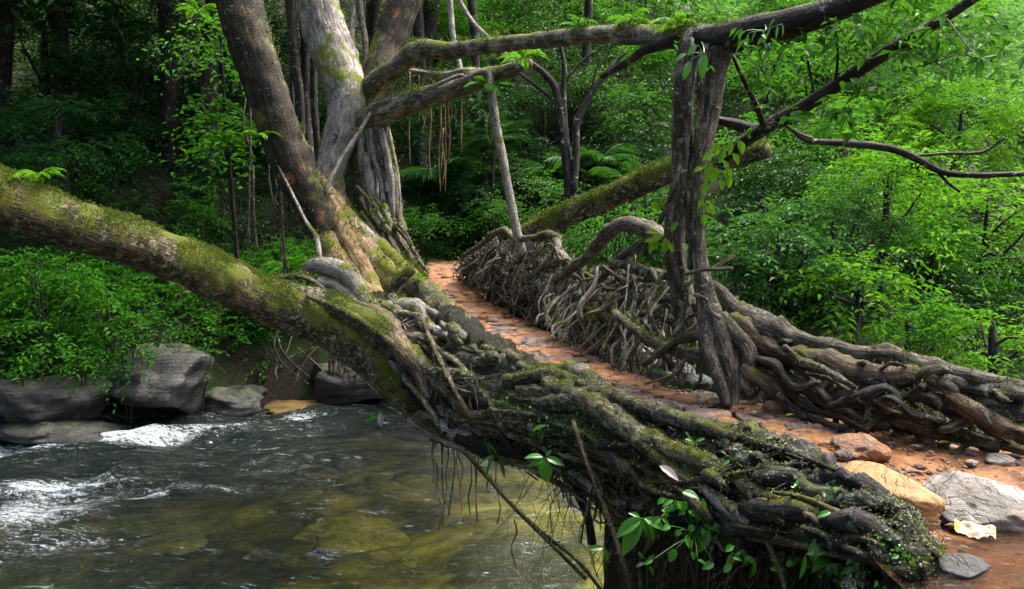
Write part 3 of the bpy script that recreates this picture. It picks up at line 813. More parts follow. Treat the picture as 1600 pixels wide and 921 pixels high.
# limbs
fr('limb', [(535, 180, 13.0, 12), (562, 152, 12.8, 17), (588, 128, 12.5, 16), (614, 110, 12.1, 15), (640, 88, 11.8, 15), (662, 76, 11.5, 14), (700, 80, 11.0, 13), (745, 74, 10.4, 12), (800, 68, 9.7, 12), (860, 62, 9.0, 12.5), (920, 55, 8.3, 13), (980, 54, 7.6, 15), (1040, 58, 7.0, 17), (1095, 58, 6.6, 20)], 'limb_bark', 16, 0.07, lump=0.14, ridge=0.03, seed=105)
fr('limb', [(530, 210, 13.0, 14), (560, 195, 12.75, 20), (590, 180, 12.3, 20), (630, 163, 12.0, 19), (670, 150, 11.8, 16), (710, 140, 11.6, 14), (750, 124, 11.4, 16), (790, 110, 11.2, 10), (830, 98, 11.0, 6)], 'limb_bark', 16, 0.07, lump=0.18, seed=106)
fr('limb', [(640, 112, 12.2, 5), (690, 118, 11.9, 6), (730, 113, 11.6, 8), (760, 118, 11.4, 9)], 'root_pale', 9, 0.08, seed=107)
# aerial roots wrapped along the second limb
fr('aerial_root', [(575, 170, 12.1, 4), (590, 163, 12.0, 4), (640, 150, 11.8, 4), (700, 136, 11.5, 3.5), (735, 120, 11.3, 4), (760, 112, 11.2, 5), (766, 130, 11.2, 6), (774, 190, 11.2, 7), (786, 250, 11.2, 7), (797, 310, 11.2, 7), (808, 362, 11.2, 7), (818, 400, 11.2, 7)], 'root_pale', 9, 0.10, lump=0.15, seed=109)
fr('aerial_root', [(640, 152, 11.8, 3), (690, 130, 11.5, 3), (720, 118, 11.4, 3), (735, 128, 11.3, 4), (738, 148, 11.3, 3)], 'root_pale', 7, 0.08, seed=110)
fr('aerial_root', [(588, 163, 12.2, 3), (560, 208, 11.9, 3.2), (532, 250, 11.7, 3.2), (508, 300, 11.5, 3)], 'root_pale', 7, 0.12, seed=111)
fr('aerial_root', [(700, -40, 12, 5), (707, 50, 12, 5), (716, 90, 11.9, 4.5), (722, 122, 11.8, 4)], 'root_pale', 8, 0.12, seed=112)
fr('aerial_root', [(700, -30, 12.6, 4), (735, 30, 12.4, 4), (765, 62, 12.2, 4), (800, 95, 12, 4), (812, 110, 12, 3)], 'root_pale', 7, 0.12, seed=113)
for i, (x0, y0, x1, y1, d, r) in enumerate([(547, -40, 556, 110, 13, 4.5), (563, -40, 571, 125, 13, 5), (574, 195, 596, 400, 12.4, 7), (580, 200, 600, 330, 12.3, 5), (588, 195, 612, 410, 12.3, 8), (594, 195, 606, 300, 12.3, 4),
        (596, 205, 628, 420, 12.2, 6), (602, 195, 620, 340, 12.3, 4), (606, 200, 640, 430, 12.4, 4), (566, 200, 572, 350, 12.4, 6), (612, 260, 632, 400, 12.3, 5), (600, 320, 640, 425, 12.1, 6), (570, 240, 590, 420, 12.2, 7),
        (456, -40, 470, 260, 13.4, 8), (470, -40, 488, 300, 13.5, 9), (446, -40, 476, 200, 13.6, 4), (484, -40, 497, 240, 13.3, 6), (462, 0, 452, 330, 13.6, 3), (478, 200, 486, 330, 13.4, 4)]):
    m1 = ((x0 * 2 + x1) / 3 + (-1) ** i * 3, (y0 * 2 + y1) / 3); m2 = ((x0 + x1 * 2) / 3 - (-1) ** i * 3, (y0 + 2 * y1) / 3)
    fr('aerial_root', [(x0, y0, d, r * 0.9), (*m1, d, r), (*m2, d - 0.05, r), (x1, y1, d - 0.15, r * 0.9)], ['root_pale', 'root_grey', 'fig_pale'][i % 3] if i < 13 else 'trunk_dark', 8, 0.14, lump=0.2, seed=120 + i)
# thin ochre roots hanging from the limb, and roots on the shaded left
for i, (x, y0, y1, d) in enumerate([(640, 112, 258, 12), (655, 118, 190, 12), (663, 118, 195, 12), (661, 165, 205, 11.9), (672, 150, 280, 11.9), (690, 145, 272, 11.8), (696, 140, 300, 11.7), (702, 140, 250, 11.7), (687, 160, 300, 11.8), (704, 130, 200, 11.6), (627, 165, 200, 12.1), (693, 200, 290, 11.75), (607, 180, 240, 12.2), (721, 150, 240, 11.6)]):
    q = rng.uniform(-3, 3)
    fr('aerial_root', [(x, y0, d, 1.1), (x + q, y0 * .7 + y1 * .3, d, 1.1), (x - q, y0 * .35 + y1 * .65, d, 1.0), (x + q, y1, d, 0.6)], 'vine', 5, 0.2, seed=150 + i, surf=None)
for i, (x, y0, y1, d, r) in enumerate([(388, 60, 395, 11.6, 1.8), (396, 260, 392, 12.2, 1.6), (421, 240, 330, 12.4, 1.5), (440, 260, 420, 12.6, 2.2), (443, 330, 470, 12.5, 1.6), (430, 280, 330, 12.6, 1.3), (385, 150, 260, 12.3, 1.4)]):
    q = rng.uniform(-5, 5)
    fr('aerial_root', [(x, y0, d, r), (x + q, y0 * .6 + y1 * .4, d, r), (x + 4 - q, y1 - 20, d, r), (x + 8, y1, d, r * 0.7)], 'root_grey', 6, 0.2, seed=170 + i, surf=None)
fr('aerial_root', [(430, 250, 11.2, 2), (455, 300, 11.1, 2.5), (480, 350, 11.0, 3), (494, 370, 10.9, 4), (500, 405, 10.8, 4)], 'root_pale', 7, 0.1, seed=180)
# buttress roots cascading to the bridge
BUT = [
 ([(495, 325, 11.85, 14), (512, 370, 11.5, 17), (530, 410, 11.1, 17), (560, 445, 10.8, 15), (600, 478, 10.4, 14), (650, 515, 9.8, 13)], 'fig_ochre'),
 ([(520, 325, 11.9, 22), (550, 375, 11.7, 24), (580, 410, 11.5, 26), (610, 440, 11.2, 24), (640, 470, 10.8, 18), (680, 510, 10.2, 13)], 'fig_ochre'),
 ([(545, 350, 11.9, 16), (585, 385, 11.7, 18), (625, 420, 11.4, 18), (665, 458, 11.0, 15), (700, 488, 10.5, 13)], 'fig_pale'),
 ([(530, 345, 11.6, 14), (548, 390, 11.3, 15), (572, 430, 11.0, 15), (590, 465, 10.6, 13)], 'fig_ochre'),
 ([(478, 428, 10.4, 10), (492, 417, 10.3, 14), (520, 418, 10.2, 14), (545, 432, 10.1, 15), (562, 460, 10.0, 15), (590, 490, 9.8, 13), (625, 515, 9.5, 12)], 'root_pale'),
 ([(500, 442, 10.2, 12), (530, 450, 10.1, 12), (560, 478, 9.9, 12), (600, 515, 9.6, 12)], 'root_pale'),
 ([(430, 437, 10.2, 3), (460, 432, 10.0, 3.5), (490, 440, 9.9, 4), (515, 462, 9.8, 4), (545, 470, 9.7, 4.5), (575, 482, 9.6, 4.5), (598, 510, 9.4, 4), (620, 540, 9.2, 4), (655, 575, 8.9, 4), (690, 605, 8.5, 3)], 'root_grey'),
 ([(565, 395, 11.5, 12), (610, 425, 11.1, 12), (640, 445, 10.9, 14), (672, 470, 10.5, 14), (700, 495, 10.1, 12), (740, 525, 9.5, 12)], 'fig_pale'),
 ([(607, 475, 10.2, 8), (612, 450, 10.2, 9), (630, 432, 10.2, 10), (645, 420, 10.2, 8)], 'log'),
 ([(607, 470, 10.2, 9), (606, 495, 10.0, 9), (612, 520, 9.8, 8)], 'log'),
]
for i, (pts, mt) in enumerate(BUT):
    if i < 4 or i == 7: pts = [(pts[0][0] - (pts[1][0] - pts[0][0]) * 1.3, pts[0][1] - (pts[1][1] - pts[0][1]) * 1.3, pts[0][2] + 0.35, pts[0][3] * 0.4)] + pts
    fr('buttress_root', pts, mt, 16, 0.06, lump=0.16, knob=0.10, kf=7, seed=200 + i)
fr('buttress_root', [(610, 460, 10.2, 7), (622, 480, 10.0, 13), (645, 480, 9.8, 15), (662, 492, 9.6, 14), (672, 520, 9.3, 11), (690, 540, 9.1, 10), (715, 560, 8.8, 11), (740, 580, 8.5, 8)], 'root_pale', 18, 0.05, lump=0.14, knob=0.12, kf=8, seed=215)
fr('buttress_root', [(606, 475, 9.9, 7), (616, 497, 9.7, 9), (640, 504, 9.5, 9), (664, 515, 9.2, 9), (684, 538, 9.0, 9), (705, 556, 8.7, 9), (728, 580, 8.4, 8), (750, 610, 8.1, 5)], 'root_pale', 16, 0.05, lump=0.15, seed=216)
rr = np.random.default_rng(77)
for i in range(34):       # finer roots netted over the foot of the trunk
    x0 = rr.uniform(560, 640); y0 = 300 + (x0 - 560) * 1.2 + rr.uniform(-30, 60)
    ln = rr.uniform(60, 130); d = 12.2 - (y0 - 300) / 150 * 0.7
    pts = [(x0 + k * ln * 0.14 + rr.uniform(-5, 5), y0 + k * ln * 0.24, d - 0.12 * k + rr.uniform(-.05, .05), rr.uniform(1.5, 4)) for k in range(4)]
    fr('root', pts, ['root_grey', 'root_brown', 'fig_pale'][i % 3], 7, 0.1, lump=0.2, seed=230 + i)

# ------------------------------------------------------------------ mossy limb leaning across the river into the railing
limb = thing('leaning_trunk', 'thick mossy trunk leaning in from the left edge down to the bridge', 'trunk', at(500, 500, 9.6))
limsurf = []
def lr(name, pts, mat, sides=20, step=0.06, **kw):
    return root(name, spline(pix_path(pts), step), M[mat], limb, sides, surf=limsurf, **kw)
lr('stem', [(-120, 262, 6.9, 50), (-30, 300, 7.1, 45), (26, 320, 7.3, 42), (135, 357, 7.7, 36), (270, 402, 8.4, 36), (340, 434, 8.8, 35), (405, 466, 9.2, 34), (460, 488, 9.4, 35), (520, 512, 9.4, 35), (570, 545, 9.2, 35), (620, 590, 8.9, 31), (665, 640, 8.5, 27), (715, 684, 8.0, 18)], 'log', 40, 0.045, lump=0.12, knob=0.06, kf=5, ridge=0.03, seed=301)
lr('root', [(440, 450, 9.5, 10), (500, 470, 9.4, 18), (560, 500, 9.2, 22), (620, 545, 8.9, 22), (680, 590, 8.5, 18), (730, 605, 8.1, 12)], 'root_moss', 22, 0.05, lump=0.16, knob=0.12, seed=302)
lr('root', [(545, 540, 9.5, 20), (590, 575, 9.2, 24), (640, 630, 8.8, 20), (690, 680, 8.3, 14), (730, 700, 7.9, 9)], 'log', 22, 0.05, lump=0.15, knob=0.08, seed=303)
lr('root', [(480, 462, 9.2, 5), (540, 488, 9.0, 6), (590, 520, 8.8, 6), (640, 560, 8.5, 6), (690, 610, 8.1, 5)], 'root_moss', 10, 0.06, lump=0.2, seed=304)

# ------------------------------------------------------------------ left railing of the bridge: a woven mass of mossy roots
rail = thing('root_railing', 'near side of the living bridge, a mossy tangle of roots over the river', 'root railing', at(1000, 700, 5.5))
railsurf = []; blacksurf = []
def rl(name, pts, mat, sides=14, step=0.045, surf=None, **kw):
    return root(name, spline(pix_path(pts), step), M[mat], rail, sides, surf=railsurf if surf is None else surf, **kw)
UB = np.array([(560, 440, 11.2), (600, 452, 10.8), (660, 478, 9.8), (720, 525, 8.7), (790, 565, 7.6), (860, 592, 6.8), (930, 615, 6.1), (1000, 640, 5.6), (1080, 665, 5.1), (1160, 690, 4.7), (1240, 712, 4.4), (1310, 740, 4.15), (1380, 775, 3.9), (1430, 810, 3.7), (1465, 865, 3.45)], float)
LB = np.array([(480, 520, 10.1), (510, 535, 10.0), (570, 570, 9.4), (640, 645, 8.6), (700, 690, 8.0), (770, 708, 7.4), (830, 725, 6.9), (890, 765, 6.4), (950, 805, 5.8), (1020, 822, 5.2), (1100, 838, 4.8), (1180, 850, 4.4), (1270, 865, 4.0), (1345, 885, 3.7), (1425, 910, 3.4)], float)
def band(t, s, off=0.0):
    """point of the woven face: t along the bridge 0..1, s from its top edge 0 to its lower edge 1"""
    i = np.arange(len(UB)); q = np.asarray(t) * (len(UB) - 1)
    u_ = np.stack([np.interp(q, i, UB[:, k]) for k in range(3)], -1); l_ = np.stack([np.interp(q, i, LB[:, k]) for k in range(3)], -1)
    s = np.asarray(s)[..., None]; p = u_ * (1 - s) + l_ * s
    ss = s[..., 0]
    d = p[..., 2] + off - (0.05 * p[..., 2]) * np.sin(np.clip(ss, 0, 1) * math.pi)
    r = (p[..., 0] - CX) / FPX, (CY - p[..., 1]) / FPX
    return EYE + (RGT * r[0][..., None] + UPV * r[1][..., None] + FWD) * d[..., None]

# main roots, traced one by one
MAIN = [
 ([(640, 440, 10.6, 16), (668, 458, 10.2, 18), (700, 490, 9.6, 16), (735, 520, 9.0, 14), (775, 548, 8.2, 12), (820, 570, 7.6, 11), (860, 592, 7.0, 11), (905, 612, 6.5, 12)], 'root_lichen', 20),
 ([(700, 500, 9.2, 20), (760, 545, 8.2, 22), (820, 580, 7.4, 20), (880, 600, 6.8, 18), (930, 625, 6.3, 14)], 'peat', 18),
 ([(860, 585, 7.0, 9), (890, 578, 6.9, 12), (920, 590, 6.6, 13), (935, 608, 6.4, 11)], 'root_pale', 16),
 ([(720, 606, 7.9, 10), (770, 606, 7.4, 11), (810, 592, 7.0, 11), (850, 586, 6.7, 11), (890, 594, 6.4, 12), (935, 622, 6.0, 13), (975, 648, 5.6, 13)], 'root_lichen', 18),
 ([(705, 600, 8.1, 14), (760, 622, 7.5, 17), (830, 622, 6.9, 15), (890, 616, 6.4, 14), (930, 640, 6.0, 14)], 'root_moss', 18),
 ([(740, 575, 8.2, 18), (790, 585, 7.6, 24), (840, 605, 7.0, 20), (880, 600, 6.7, 10)], 'root_grey', 20),
 ([(860, 600, 6.55, 16), (905, 622, 6.1, 19), (955, 650, 5.6, 18), (1000, 678, 5.25, 15), (1050, 702, 4.95, 14), (1100, 722, 4.65, 14), (1150, 748, 4.45, 12), (1205, 778, 4.15, 11), (1250, 800, 3.95, 11)], 'root_lichen', 20),
 ([(945, 655, 5.6, 11), (1000, 690, 5.2, 11), (1060, 738, 4.8, 10), (1110, 770, 4.5, 10), (1150, 800, 4.3, 8)], 'root_lichen', 16),
 ([(905, 640, 6.1, 10), (925, 680, 5.8, 10), (955, 712, 5.5, 11), (985, 735, 5.2, 10)], 'root_grey', 14),
 ([(690, 660, 8.0, 12), (740, 690, 7.5, 16), (800, 705, 7.0, 15), (850, 690, 6.6, 12), (890, 660, 6.3, 10)], 'peat', 16),
 ([(700, 690, 7.9, 6), (735, 668, 7.5, 7), (762, 678, 7.3, 7), (800, 676, 7.0, 7), (840, 652, 6.6, 8), (880, 628, 6.3, 8)], 'root_grey', 12),
 ([(760, 660, 7.3, 6), (780, 650, 7.1, 6), (820, 656, 6.8, 5), (870, 652, 6.4, 5)], 'root_grey', 10),
 ([(735, 620, 7.7, 6), (740, 650, 7.5, 7), (770, 672, 7.2, 7), (810, 670, 6.9, 7), (842, 645, 6.6, 8)], 'root_moss', 12),
]
for i, (pts, mt, sd_) in enumerate(MAIN):
    rl('root', pts, mt, sd_, lump=0.26, knob=0.34, kf=11, ridge=0.08, seed=400 + i)
# the black rotten rail along the top right
ROT = [
 ([(925, 610, 6.35, 10), (965, 622, 6.1, 13), (1010, 640, 5.8, 13), (1040, 640, 5.65, 14), (1060, 628, 5.6, 9)], 26),
 ([(940, 628, 6.1, 15), (990, 648, 5.7, 18), (1030, 662, 5.5, 16), (1070, 672, 5.25, 16)], 26),
 ([(1060, 668, 5.2, 16), (1110, 664, 5.1, 22), (1160, 676, 4.9, 24), (1210, 692, 4.65, 22), (1255, 706, 4.5, 18), (1290, 722, 4.35, 16)], 34),
 ([(1080, 690, 5.0, 18), (1140, 700, 4.75, 22), (1190, 722, 4.5, 22), (1245, 742, 4.3, 22), (1300, 752, 4.15, 24), (1345, 760, 4.0, 18)], 34),
 ([(1230, 700, 4.5, 14), (1275, 716, 4.3, 18), (1320, 742, 4.1, 18), (1360, 762, 3.95, 16), (1395, 785, 3.8, 20), (1425, 805, 3.7, 18), (1440, 830, 3.6, 14)], 34),
 ([(1260, 790, 4.05, 12), (1310, 782, 3.95, 16), (1355, 785, 3.85, 18), (1400, 800, 3.7, 20), (1432, 830, 3.55, 18), (1452, 865, 3.45, 16), (1465, 915, 3.35, 18)], 32),
 ([(1350, 780, 3.85, 14), (1352, 820, 3.8, 15), (1348, 870, 3.7, 16), (1340, 930, 3.6, 18)], 26),
 ([(1405, 800, 3.7, 12), (1412, 840, 3.6, 12), (1415, 890, 3.5, 14), (1420, 930, 3.4, 14)], 24),
]
for i, (pts, sd_) in enumerate(ROT):
    pts = [(p[0], p[1] + (9 if i < 5 else 4), p[2] - 0.10, p[3] * (0.78 if i < 5 else 0.85)) for p in pts]
    rl('root', pts, 'root_rotten', sd_, 0.03, surf=blacksurf, lump=0.35, lf=9, knob=0.75, kf=13, ridge=0.16, rn=10, seed=430 + i)
rl('root', [(1195, 780, 4.2, 10), (1250, 800, 4.0, 13), (1320, 855, 3.75, 13), (1370, 875, 3.6, 12), (1400, 900, 3.5, 10)], 'root_moss', 18, lump=0.25, knob=0.2, kf=14, seed=440)
rl('root', [(1100, 765, 4.5, 6), (1130, 790, 4.4, 13), (1160, 810, 4.3, 12), (1178, 825, 4.2, 5)], 'root_pale', 14, lump=0.2, knob=0.15, kf=14, seed=441)
# nodular knots where the roots have fused
rk = np.random.default_rng(55)
for i in range(46):
    px = rk.uniform(600, 930); k = (px - 600) / 330; py = 470 + k * 135 + rk.uniform(0, 28); d = np.interp(px, [600, 700, 800, 930], [9.9, 8.6, 7.3, 5.95]) - rk.uniform(0, 0.12)
    r = rk.uniform(4, 10); a = rk.uniform(0.2, 1.0); ln = rk.uniform(0.8, 2.2) * r
    rl('root', [(px - math.cos(a) * ln, py - math.sin(a) * ln, d + 0.08, r * 0.5), (px, py, d, r), (px + math.cos(a) * ln, py + math.sin(a) * ln, d + 0.05, r * 0.6)], rk.choice(['root_pale', 'root_lichen', 'root_grey']), 14, 0.03, lump=0.35, knob=0.4, kf=12, seed=480 + i)
# long loose sticks in front
for i, (pts, mt) in enumerate([
   ([(896, 660, 5.7, 3), (910, 705, 5.6, 3.6), (935, 770, 5.4, 3.6), (958, 830, 5.2, 4), (980, 900, 5.0, 4), (1000, 960, 4.9, 4)], 'root_brown'),
   ([(876, 712, 5.9, 3.5), (930, 728, 5.7, 4), (985, 748, 5.4, 4), (1040, 762, 5.1, 3.5), (1080, 764, 4.9, 3)], 'root_grey'),
   ([(715, 697, 7.7, 2.5), (760, 745, 7.4, 3), (810, 800, 7.1, 3), (860, 850, 6.8, 3), (915, 905, 6.5, 3)], 'root_brown'),
   ([(740, 720, 7.6, 3), (800, 790, 7.2, 3), (850, 835, 6.9, 3), (905, 880, 6.6, 3), (960, 950, 6.3, 3)], 'root_grey'),
   ([(890, 715, 6.4, 9), (905, 770, 6.4, 8), (920, 815, 6.4, 7), (925, 850, 6.4, 7)], 'peat'),
   ([(900, 740, 6.4, 8), (940, 790, 6.4, 8), (975, 840, 6.3, 8), (1000, 870, 6.2, 8)], 'peat'),
   ([(965, 640, 5.45, 3.5), (985, 690, 5.3, 5), (1000, 720, 5.2, 6)], 'root_grey'),
   ([(1040, 690, 4.95, 3), (1060, 735, 4.8, 3), (1090, 800, 4.6, 3), (1130, 860, 4.4, 3)], 'root_brown'),
   ([(1170, 770, 4.25, 4), (1190, 830, 4.15, 4), (1215, 880, 4.0, 4), (1230, 930, 3.9, 4)], 'root_brown'),
   ([(1020, 640, 5.4, 5), (1042, 650, 5.3, 5), (1052, 680, 5.2, 6), (1066, 710, 5.1, 6)], 'root_grey'),
 ]):
    rl('root', pts, mt, 10, 0.06, lump=0.2, seed=450 + i)

# woven secondary roots wandering along the face
rr = np.random.default_rng(12)
nroot = 0
for i in range(118):
    t0 = rr.uniform(0.0, 0.93); s0 = rr.beta(1.2, 1.3) if t0 < 0.4 else rr.uniform(0.22, 0.8)
    ln = rr.uniform(0.12, 0.42); npt = int(4 + ln * 16)
    ds = rr.normal(0.0, 0.7) * ln * 2
    t = np.clip(t0 + np.linspace(0, ln, npt), 0, 1.0)
    s = np.clip(s0 + ds * np.linspace(0, 1, npt) + np.cumsum(rr.normal(0, 0.075, npt)), -0.02, 1.02)
    off = rr.uniform(-0.16, 0.14) + rr.normal(0, 0.05, npt)
    P = band(t, s, off)
    r0 = math.exp(rr.normal(math.log(0.026), 0.55)) * (1.55 if t0 < 0.35 else 0.8)
    C = np.hstack([P, (r0 * np.interp(np.linspace(0, 1, npt), [0, .2, .7, 1], [0.6, 1, .8, .35]))[:, None]])
    keep = np.concatenate([[True], np.linalg.norm(np.diff(P, axis=0), axis=1) > 0.03]); C = C[keep]
    if len(C) < 3: continue
    mt = rr.choice(['root_moss', 'root_moss', 'root_grey', 'root_brown', 'root_pale']) if t0 < 0.38 else rr.choice(['root_rotten', 'root_rotten', 'peat', 'root_brown', 'root_moss'])
    root('root', spline(C, max(0.04, r0 * 1.2)), M[mt], rail, 9 if r0 < 0.03 else 13, surf=railsurf, lump=0.3, knob=0.3, kf=14, seed=500 + i); nroot += 1
# hanging curtain roots
def wiggle_drop(rr, p, L, r, npt=6, wig=0.05, lean=(0, 0)):
    k = np.linspace(0, 1, npt)
    off = np.cumsum(rr.normal(0, wig, (npt, 2)), axis=0); off[0] = 0
    P = np.stack([p[0] + off[:, 0] + lean[0] * k * L, p[1] + off[:, 1] + lean[1] * k * L, p[2] - k * L], -1)
    return np.hstack([P, (r * (1 - 0.5 * k))[:, None]])
for i in range(70):
    t0 = rr.uniform(0.48, 0.98); s0 = rr.uniform(0.15, 0.75)
    p = band(t0, s0, rr.uniform(-0.05, 0.15))
    r0 = math.exp(rr.normal(math.log(0.011), 0.5))
    C = wiggle_drop(rr, p, rr.uniform(0.6, 1.9), r0, 7, 0.035, (rr.normal(0.05, 0.15), 0))
    root('hanging_root', spline(C, 0.08), M[rr.choice(['root_brown', 'root_moss', 'root_grey', 'root_grey'])], rail, 7, surf=railsurf, lump=0.25, seed=700 + i); nroot += 1
bag = Bag()
for i in range(640):
    t0 = 0.42 + 0.58 * rr.beta(1.4, 1.0); s0 = rr.uniform(0.2, 1.0)
    p = band(t0, s0, rr.uniform(0.0, 0.35))
    C = wiggle_drop(rr, p, rr.uniform(0.25, 1.3), rr.uniform(0.0015, 0.005), 7, 0.045, (rr.normal(0.1, 0.25), 0))
    V, F, F3, bc, N = tube(spline(C, 0.15), 4, 0.1, seed=i); bag.add(V, F, F3, bc)
for i in range(420):        # net of thin rootlets over the woven face
    t0 = rr.uniform(0.1, 0.98); s0 = rr.uniform(0, 1); npt = 6; ln = rr.uniform(0.02, 0.08)
    P = band(np.clip(t0 + np.linspace(0, ln, npt), 0, 1), np.clip(s0 + np.linspace(0, rr.normal(0, 0.4), npt) + rr.normal(0, .04, npt), 0, 1.1), rr.uniform(-0.14, 0.02) + rr.normal(0, .02, npt))
    C = np.hstack([P, np.full((npt, 1), rr.uniform(0.003, 0.009))])
    V, F, F3, bc, N = tube(spline(C, 0.1), 5, 0.15, seed=i); bag.add(V, F, F3, bc)
o = bag.build('fine_roots', M['root_grey'], rail); o['kind'] = 'stuff'
for i, (x, y0, y1, d) in enumerate([(676, 672, 760, 8.2), (683, 675, 800, 8.2), (693, 680, 830, 8.1), (699, 685, 800, 8.1), (706, 690, 815, 8.0), (715, 692, 835, 7.9), (720, 700, 770, 7.9), (735, 700, 810, 7.8), (742, 700, 790, 7.7), (748, 704, 830, 7.7), (776, 710, 830, 7.5), (803, 812, 900, 7.1), (760, 745, 770, 7.5), (690, 690, 850, 8.1)]):
    rl('hanging_root', [(x, y0, d, 1.2)] + [(x + rr.normal(0, 3.5), y0 + (y1 - y0) * k * rr.uniform(0.85, 1.0), d + rr.normal(0, .04), rr.uniform(0.7, 1.4)) for k in (0.25, 0.5, 0.75, 1.0)], 'vine' if i in (5, 9, 10) else 'root_brown', 5, 0.15, surf=[], seed=800 + i)

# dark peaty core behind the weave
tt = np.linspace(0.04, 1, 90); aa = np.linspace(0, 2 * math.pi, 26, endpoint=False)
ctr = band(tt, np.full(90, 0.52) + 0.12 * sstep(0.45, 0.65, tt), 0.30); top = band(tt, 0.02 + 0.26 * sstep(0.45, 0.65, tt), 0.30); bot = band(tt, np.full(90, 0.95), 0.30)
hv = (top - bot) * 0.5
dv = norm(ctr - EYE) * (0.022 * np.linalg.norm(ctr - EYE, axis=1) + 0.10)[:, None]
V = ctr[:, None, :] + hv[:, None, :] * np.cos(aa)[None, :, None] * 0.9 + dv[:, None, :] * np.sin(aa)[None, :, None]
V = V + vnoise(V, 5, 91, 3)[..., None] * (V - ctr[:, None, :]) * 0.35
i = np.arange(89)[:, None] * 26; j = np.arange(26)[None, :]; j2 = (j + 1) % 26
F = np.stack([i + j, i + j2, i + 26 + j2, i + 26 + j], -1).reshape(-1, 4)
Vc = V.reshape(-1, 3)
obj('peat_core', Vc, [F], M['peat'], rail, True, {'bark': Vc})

# earth of the near bank under the path, behind the curtain of roots
lowp = [ondeck(930, 625), ondeck(1040, 655), ondeck(1130, 685), ondeck(1230, 722), ondeck(1320, 775), ondeck(1430, 870), ondeck(1540, 1050), ondeck(2200, 1100), ondeck(2000, 800), ondeck(1640, 722), ondeck(1400, 682), ondeck(1220, 642), ondeck(1110, 622), ondeck(1010, 602)]
lowp = np.array(lowp)
rim = spline(np.hstack([np.vstack([lowp, lowp[:1]]), np.ones((len(lowp) + 1, 1))]), 0.12)[:-1, :3]
n = len(rim); cc_ = rim.mean(0)
lv = np.linspace(0, 1, 22)
V = np.stack([rim * 1.0 + (rim - cc_) * 0.03 * k + np.array([0, 0, -0.16 - k * 3.9]) for k in lv])
hn = norm((rim - cc_) * np.array([1, 1, 0]))
V = V + hn[None] * (vnoise(V, 2.2, 61, 3) * 0.22 - 0.15 * np.sin(lv * 3)[:, None])[..., None]
V = np.vstack([V.reshape(-1, 3), cc_ + np.array([0, 0, -0.16])])
i = np.arange(21)[:, None] * n; j = np.arange(n)[None, :]; j2 = (j + 1) % n
F = np.stack([i + j, i + n + j, i + n + j2, i + j2], -1).reshape(-1, 4)
F3 = np.stack([np.full(n, len(V) - 1), np.arange(n), (np.arange(n) + 1) % n], -1)
struct('earth_bank', V, [F, F3], M['bank'], attr={'bark': V})

# ------------------------------------------------------------------ support tree on the right and the right railing
sup = thing('support_tree', 'twin trunked brown tree growing out of the right railing', 'tree', at(1130, 620, 6.3))
supsurf = []
def sr(name, pts, mat, sides=16, step=0.05, surf=None, **kw):
    return root(name, spline(pix_path(pts), step), M[mat], sup, sides, surf=supsurf if surf is None else surf, **kw)
sr('trunk', [(1098, 46, 6.6, 12), (1080, 66, 6.6, 16), (1072, 100, 6.6, 15), (1067, 160, 6.6, 14), (1066, 230, 6.6, 15), (1064, 290, 6.65, 15), (1057, 345, 6.7, 16), (1055, 400, 6.75, 15), (1064, 450, 6.8, 16), (1078, 520, 6.8, 18)], 'trunk_brown', 24, 0.05, lump=0.14, ridge=0.16, rn=8, seed=901)
sr('trunk', [(1150, 40, 6.4, 14), (1128, 68, 6.5, 22), (1119, 108, 6.5, 17), (1111, 160, 6.5, 15), (1100, 225, 6.5, 14), (1091, 280, 6.45, 13), (1089, 330, 6.4, 12), (1091, 380, 6.4, 11), (1096, 420, 6.35, 12), (1102, 455, 6.3, 14), (1110, 490, 6.25, 19), (1120, 530, 6.2, 23)], 'trunk_brown', 26, 0.04, lump=0.10, ridge=0.12, rn=8, seed=902)
for i, (x0, y0, x1, y1, r) in enumerate([(1080, 60, 1064, 330, 4), (1094, 80, 1082, 350, 5), (1104, 70, 1078, 280, 4), (1062, 260, 1030, 350, 4), (1068, 300, 1040, 400, 4), (1076, 300, 1078, 420, 5), (1070, 330, 1090, 430, 4), (1060, 240, 1075, 380, 4)]):
    sr('root', [(x0, y0, 6.4, r), ((x0 + x1) / 2 + 4, (y0 + y1) / 2, 6.42, r), (x1, y1, 6.45, r)], 'trunk_brown', 8, 0.08, lump=0.2, seed=905 + i)
FEET = [
 ([(1110, 480, 6.2, 14), (1126, 530, 6.1, 16), (1140, 570, 6.05, 15), (1145, 605, 6.0, 12), (1144, 640, 5.95, 10)], 'root_grey'),
 ([(1122, 500, 6.2, 18), (1148, 525, 6.1, 15), (1166, 545, 6.05, 14), (1172, 570, 6.0, 12), (1160, 595, 6.0, 10), (1172, 618, 5.95, 9)], 'root_grey'),
 ([(1160, 575, 6.0, 10), (1195, 598, 5.9, 13), (1235, 622, 5.8, 13), (1265, 640, 5.7, 11)], 'root_brown'),
 ([(1108, 500, 6.2, 14), (1105, 540, 6.1, 12), (1118, 580, 6.0, 11), (1130, 610, 5.95, 9), (1135, 635, 5.9, 8)], 'root_grey'),
 ([(1095, 560, 6.2, 10), (1060, 550, 6.4, 10), (1020, 535, 6.6, 9), (985, 510, 6.9, 8), (960, 490, 7.1, 7)], 'root_grey'),
 ([(1100, 440, 6.45, 6), (1120, 455, 6.5, 12), (1150, 485, 6.5, 15), (1185, 500, 6.4, 18), (1220, 520, 6.3, 18), (1260, 540, 6.2, 16), (1300, 550, 6.1, 14)], 'root_grey'),
 ([(1105, 520, 6.2, 12), (1070, 530, 6.3, 6), (1040, 545, 6.4, 5), (1005, 572, 6.5, 5)], 'root_brown'),
]
for i, (pts, mt) in enumerate(FEET):
    sr('root', pts, mt, 18, 0.04, lump=0.15, knob=0.12, kf=10, seed=920 + i)
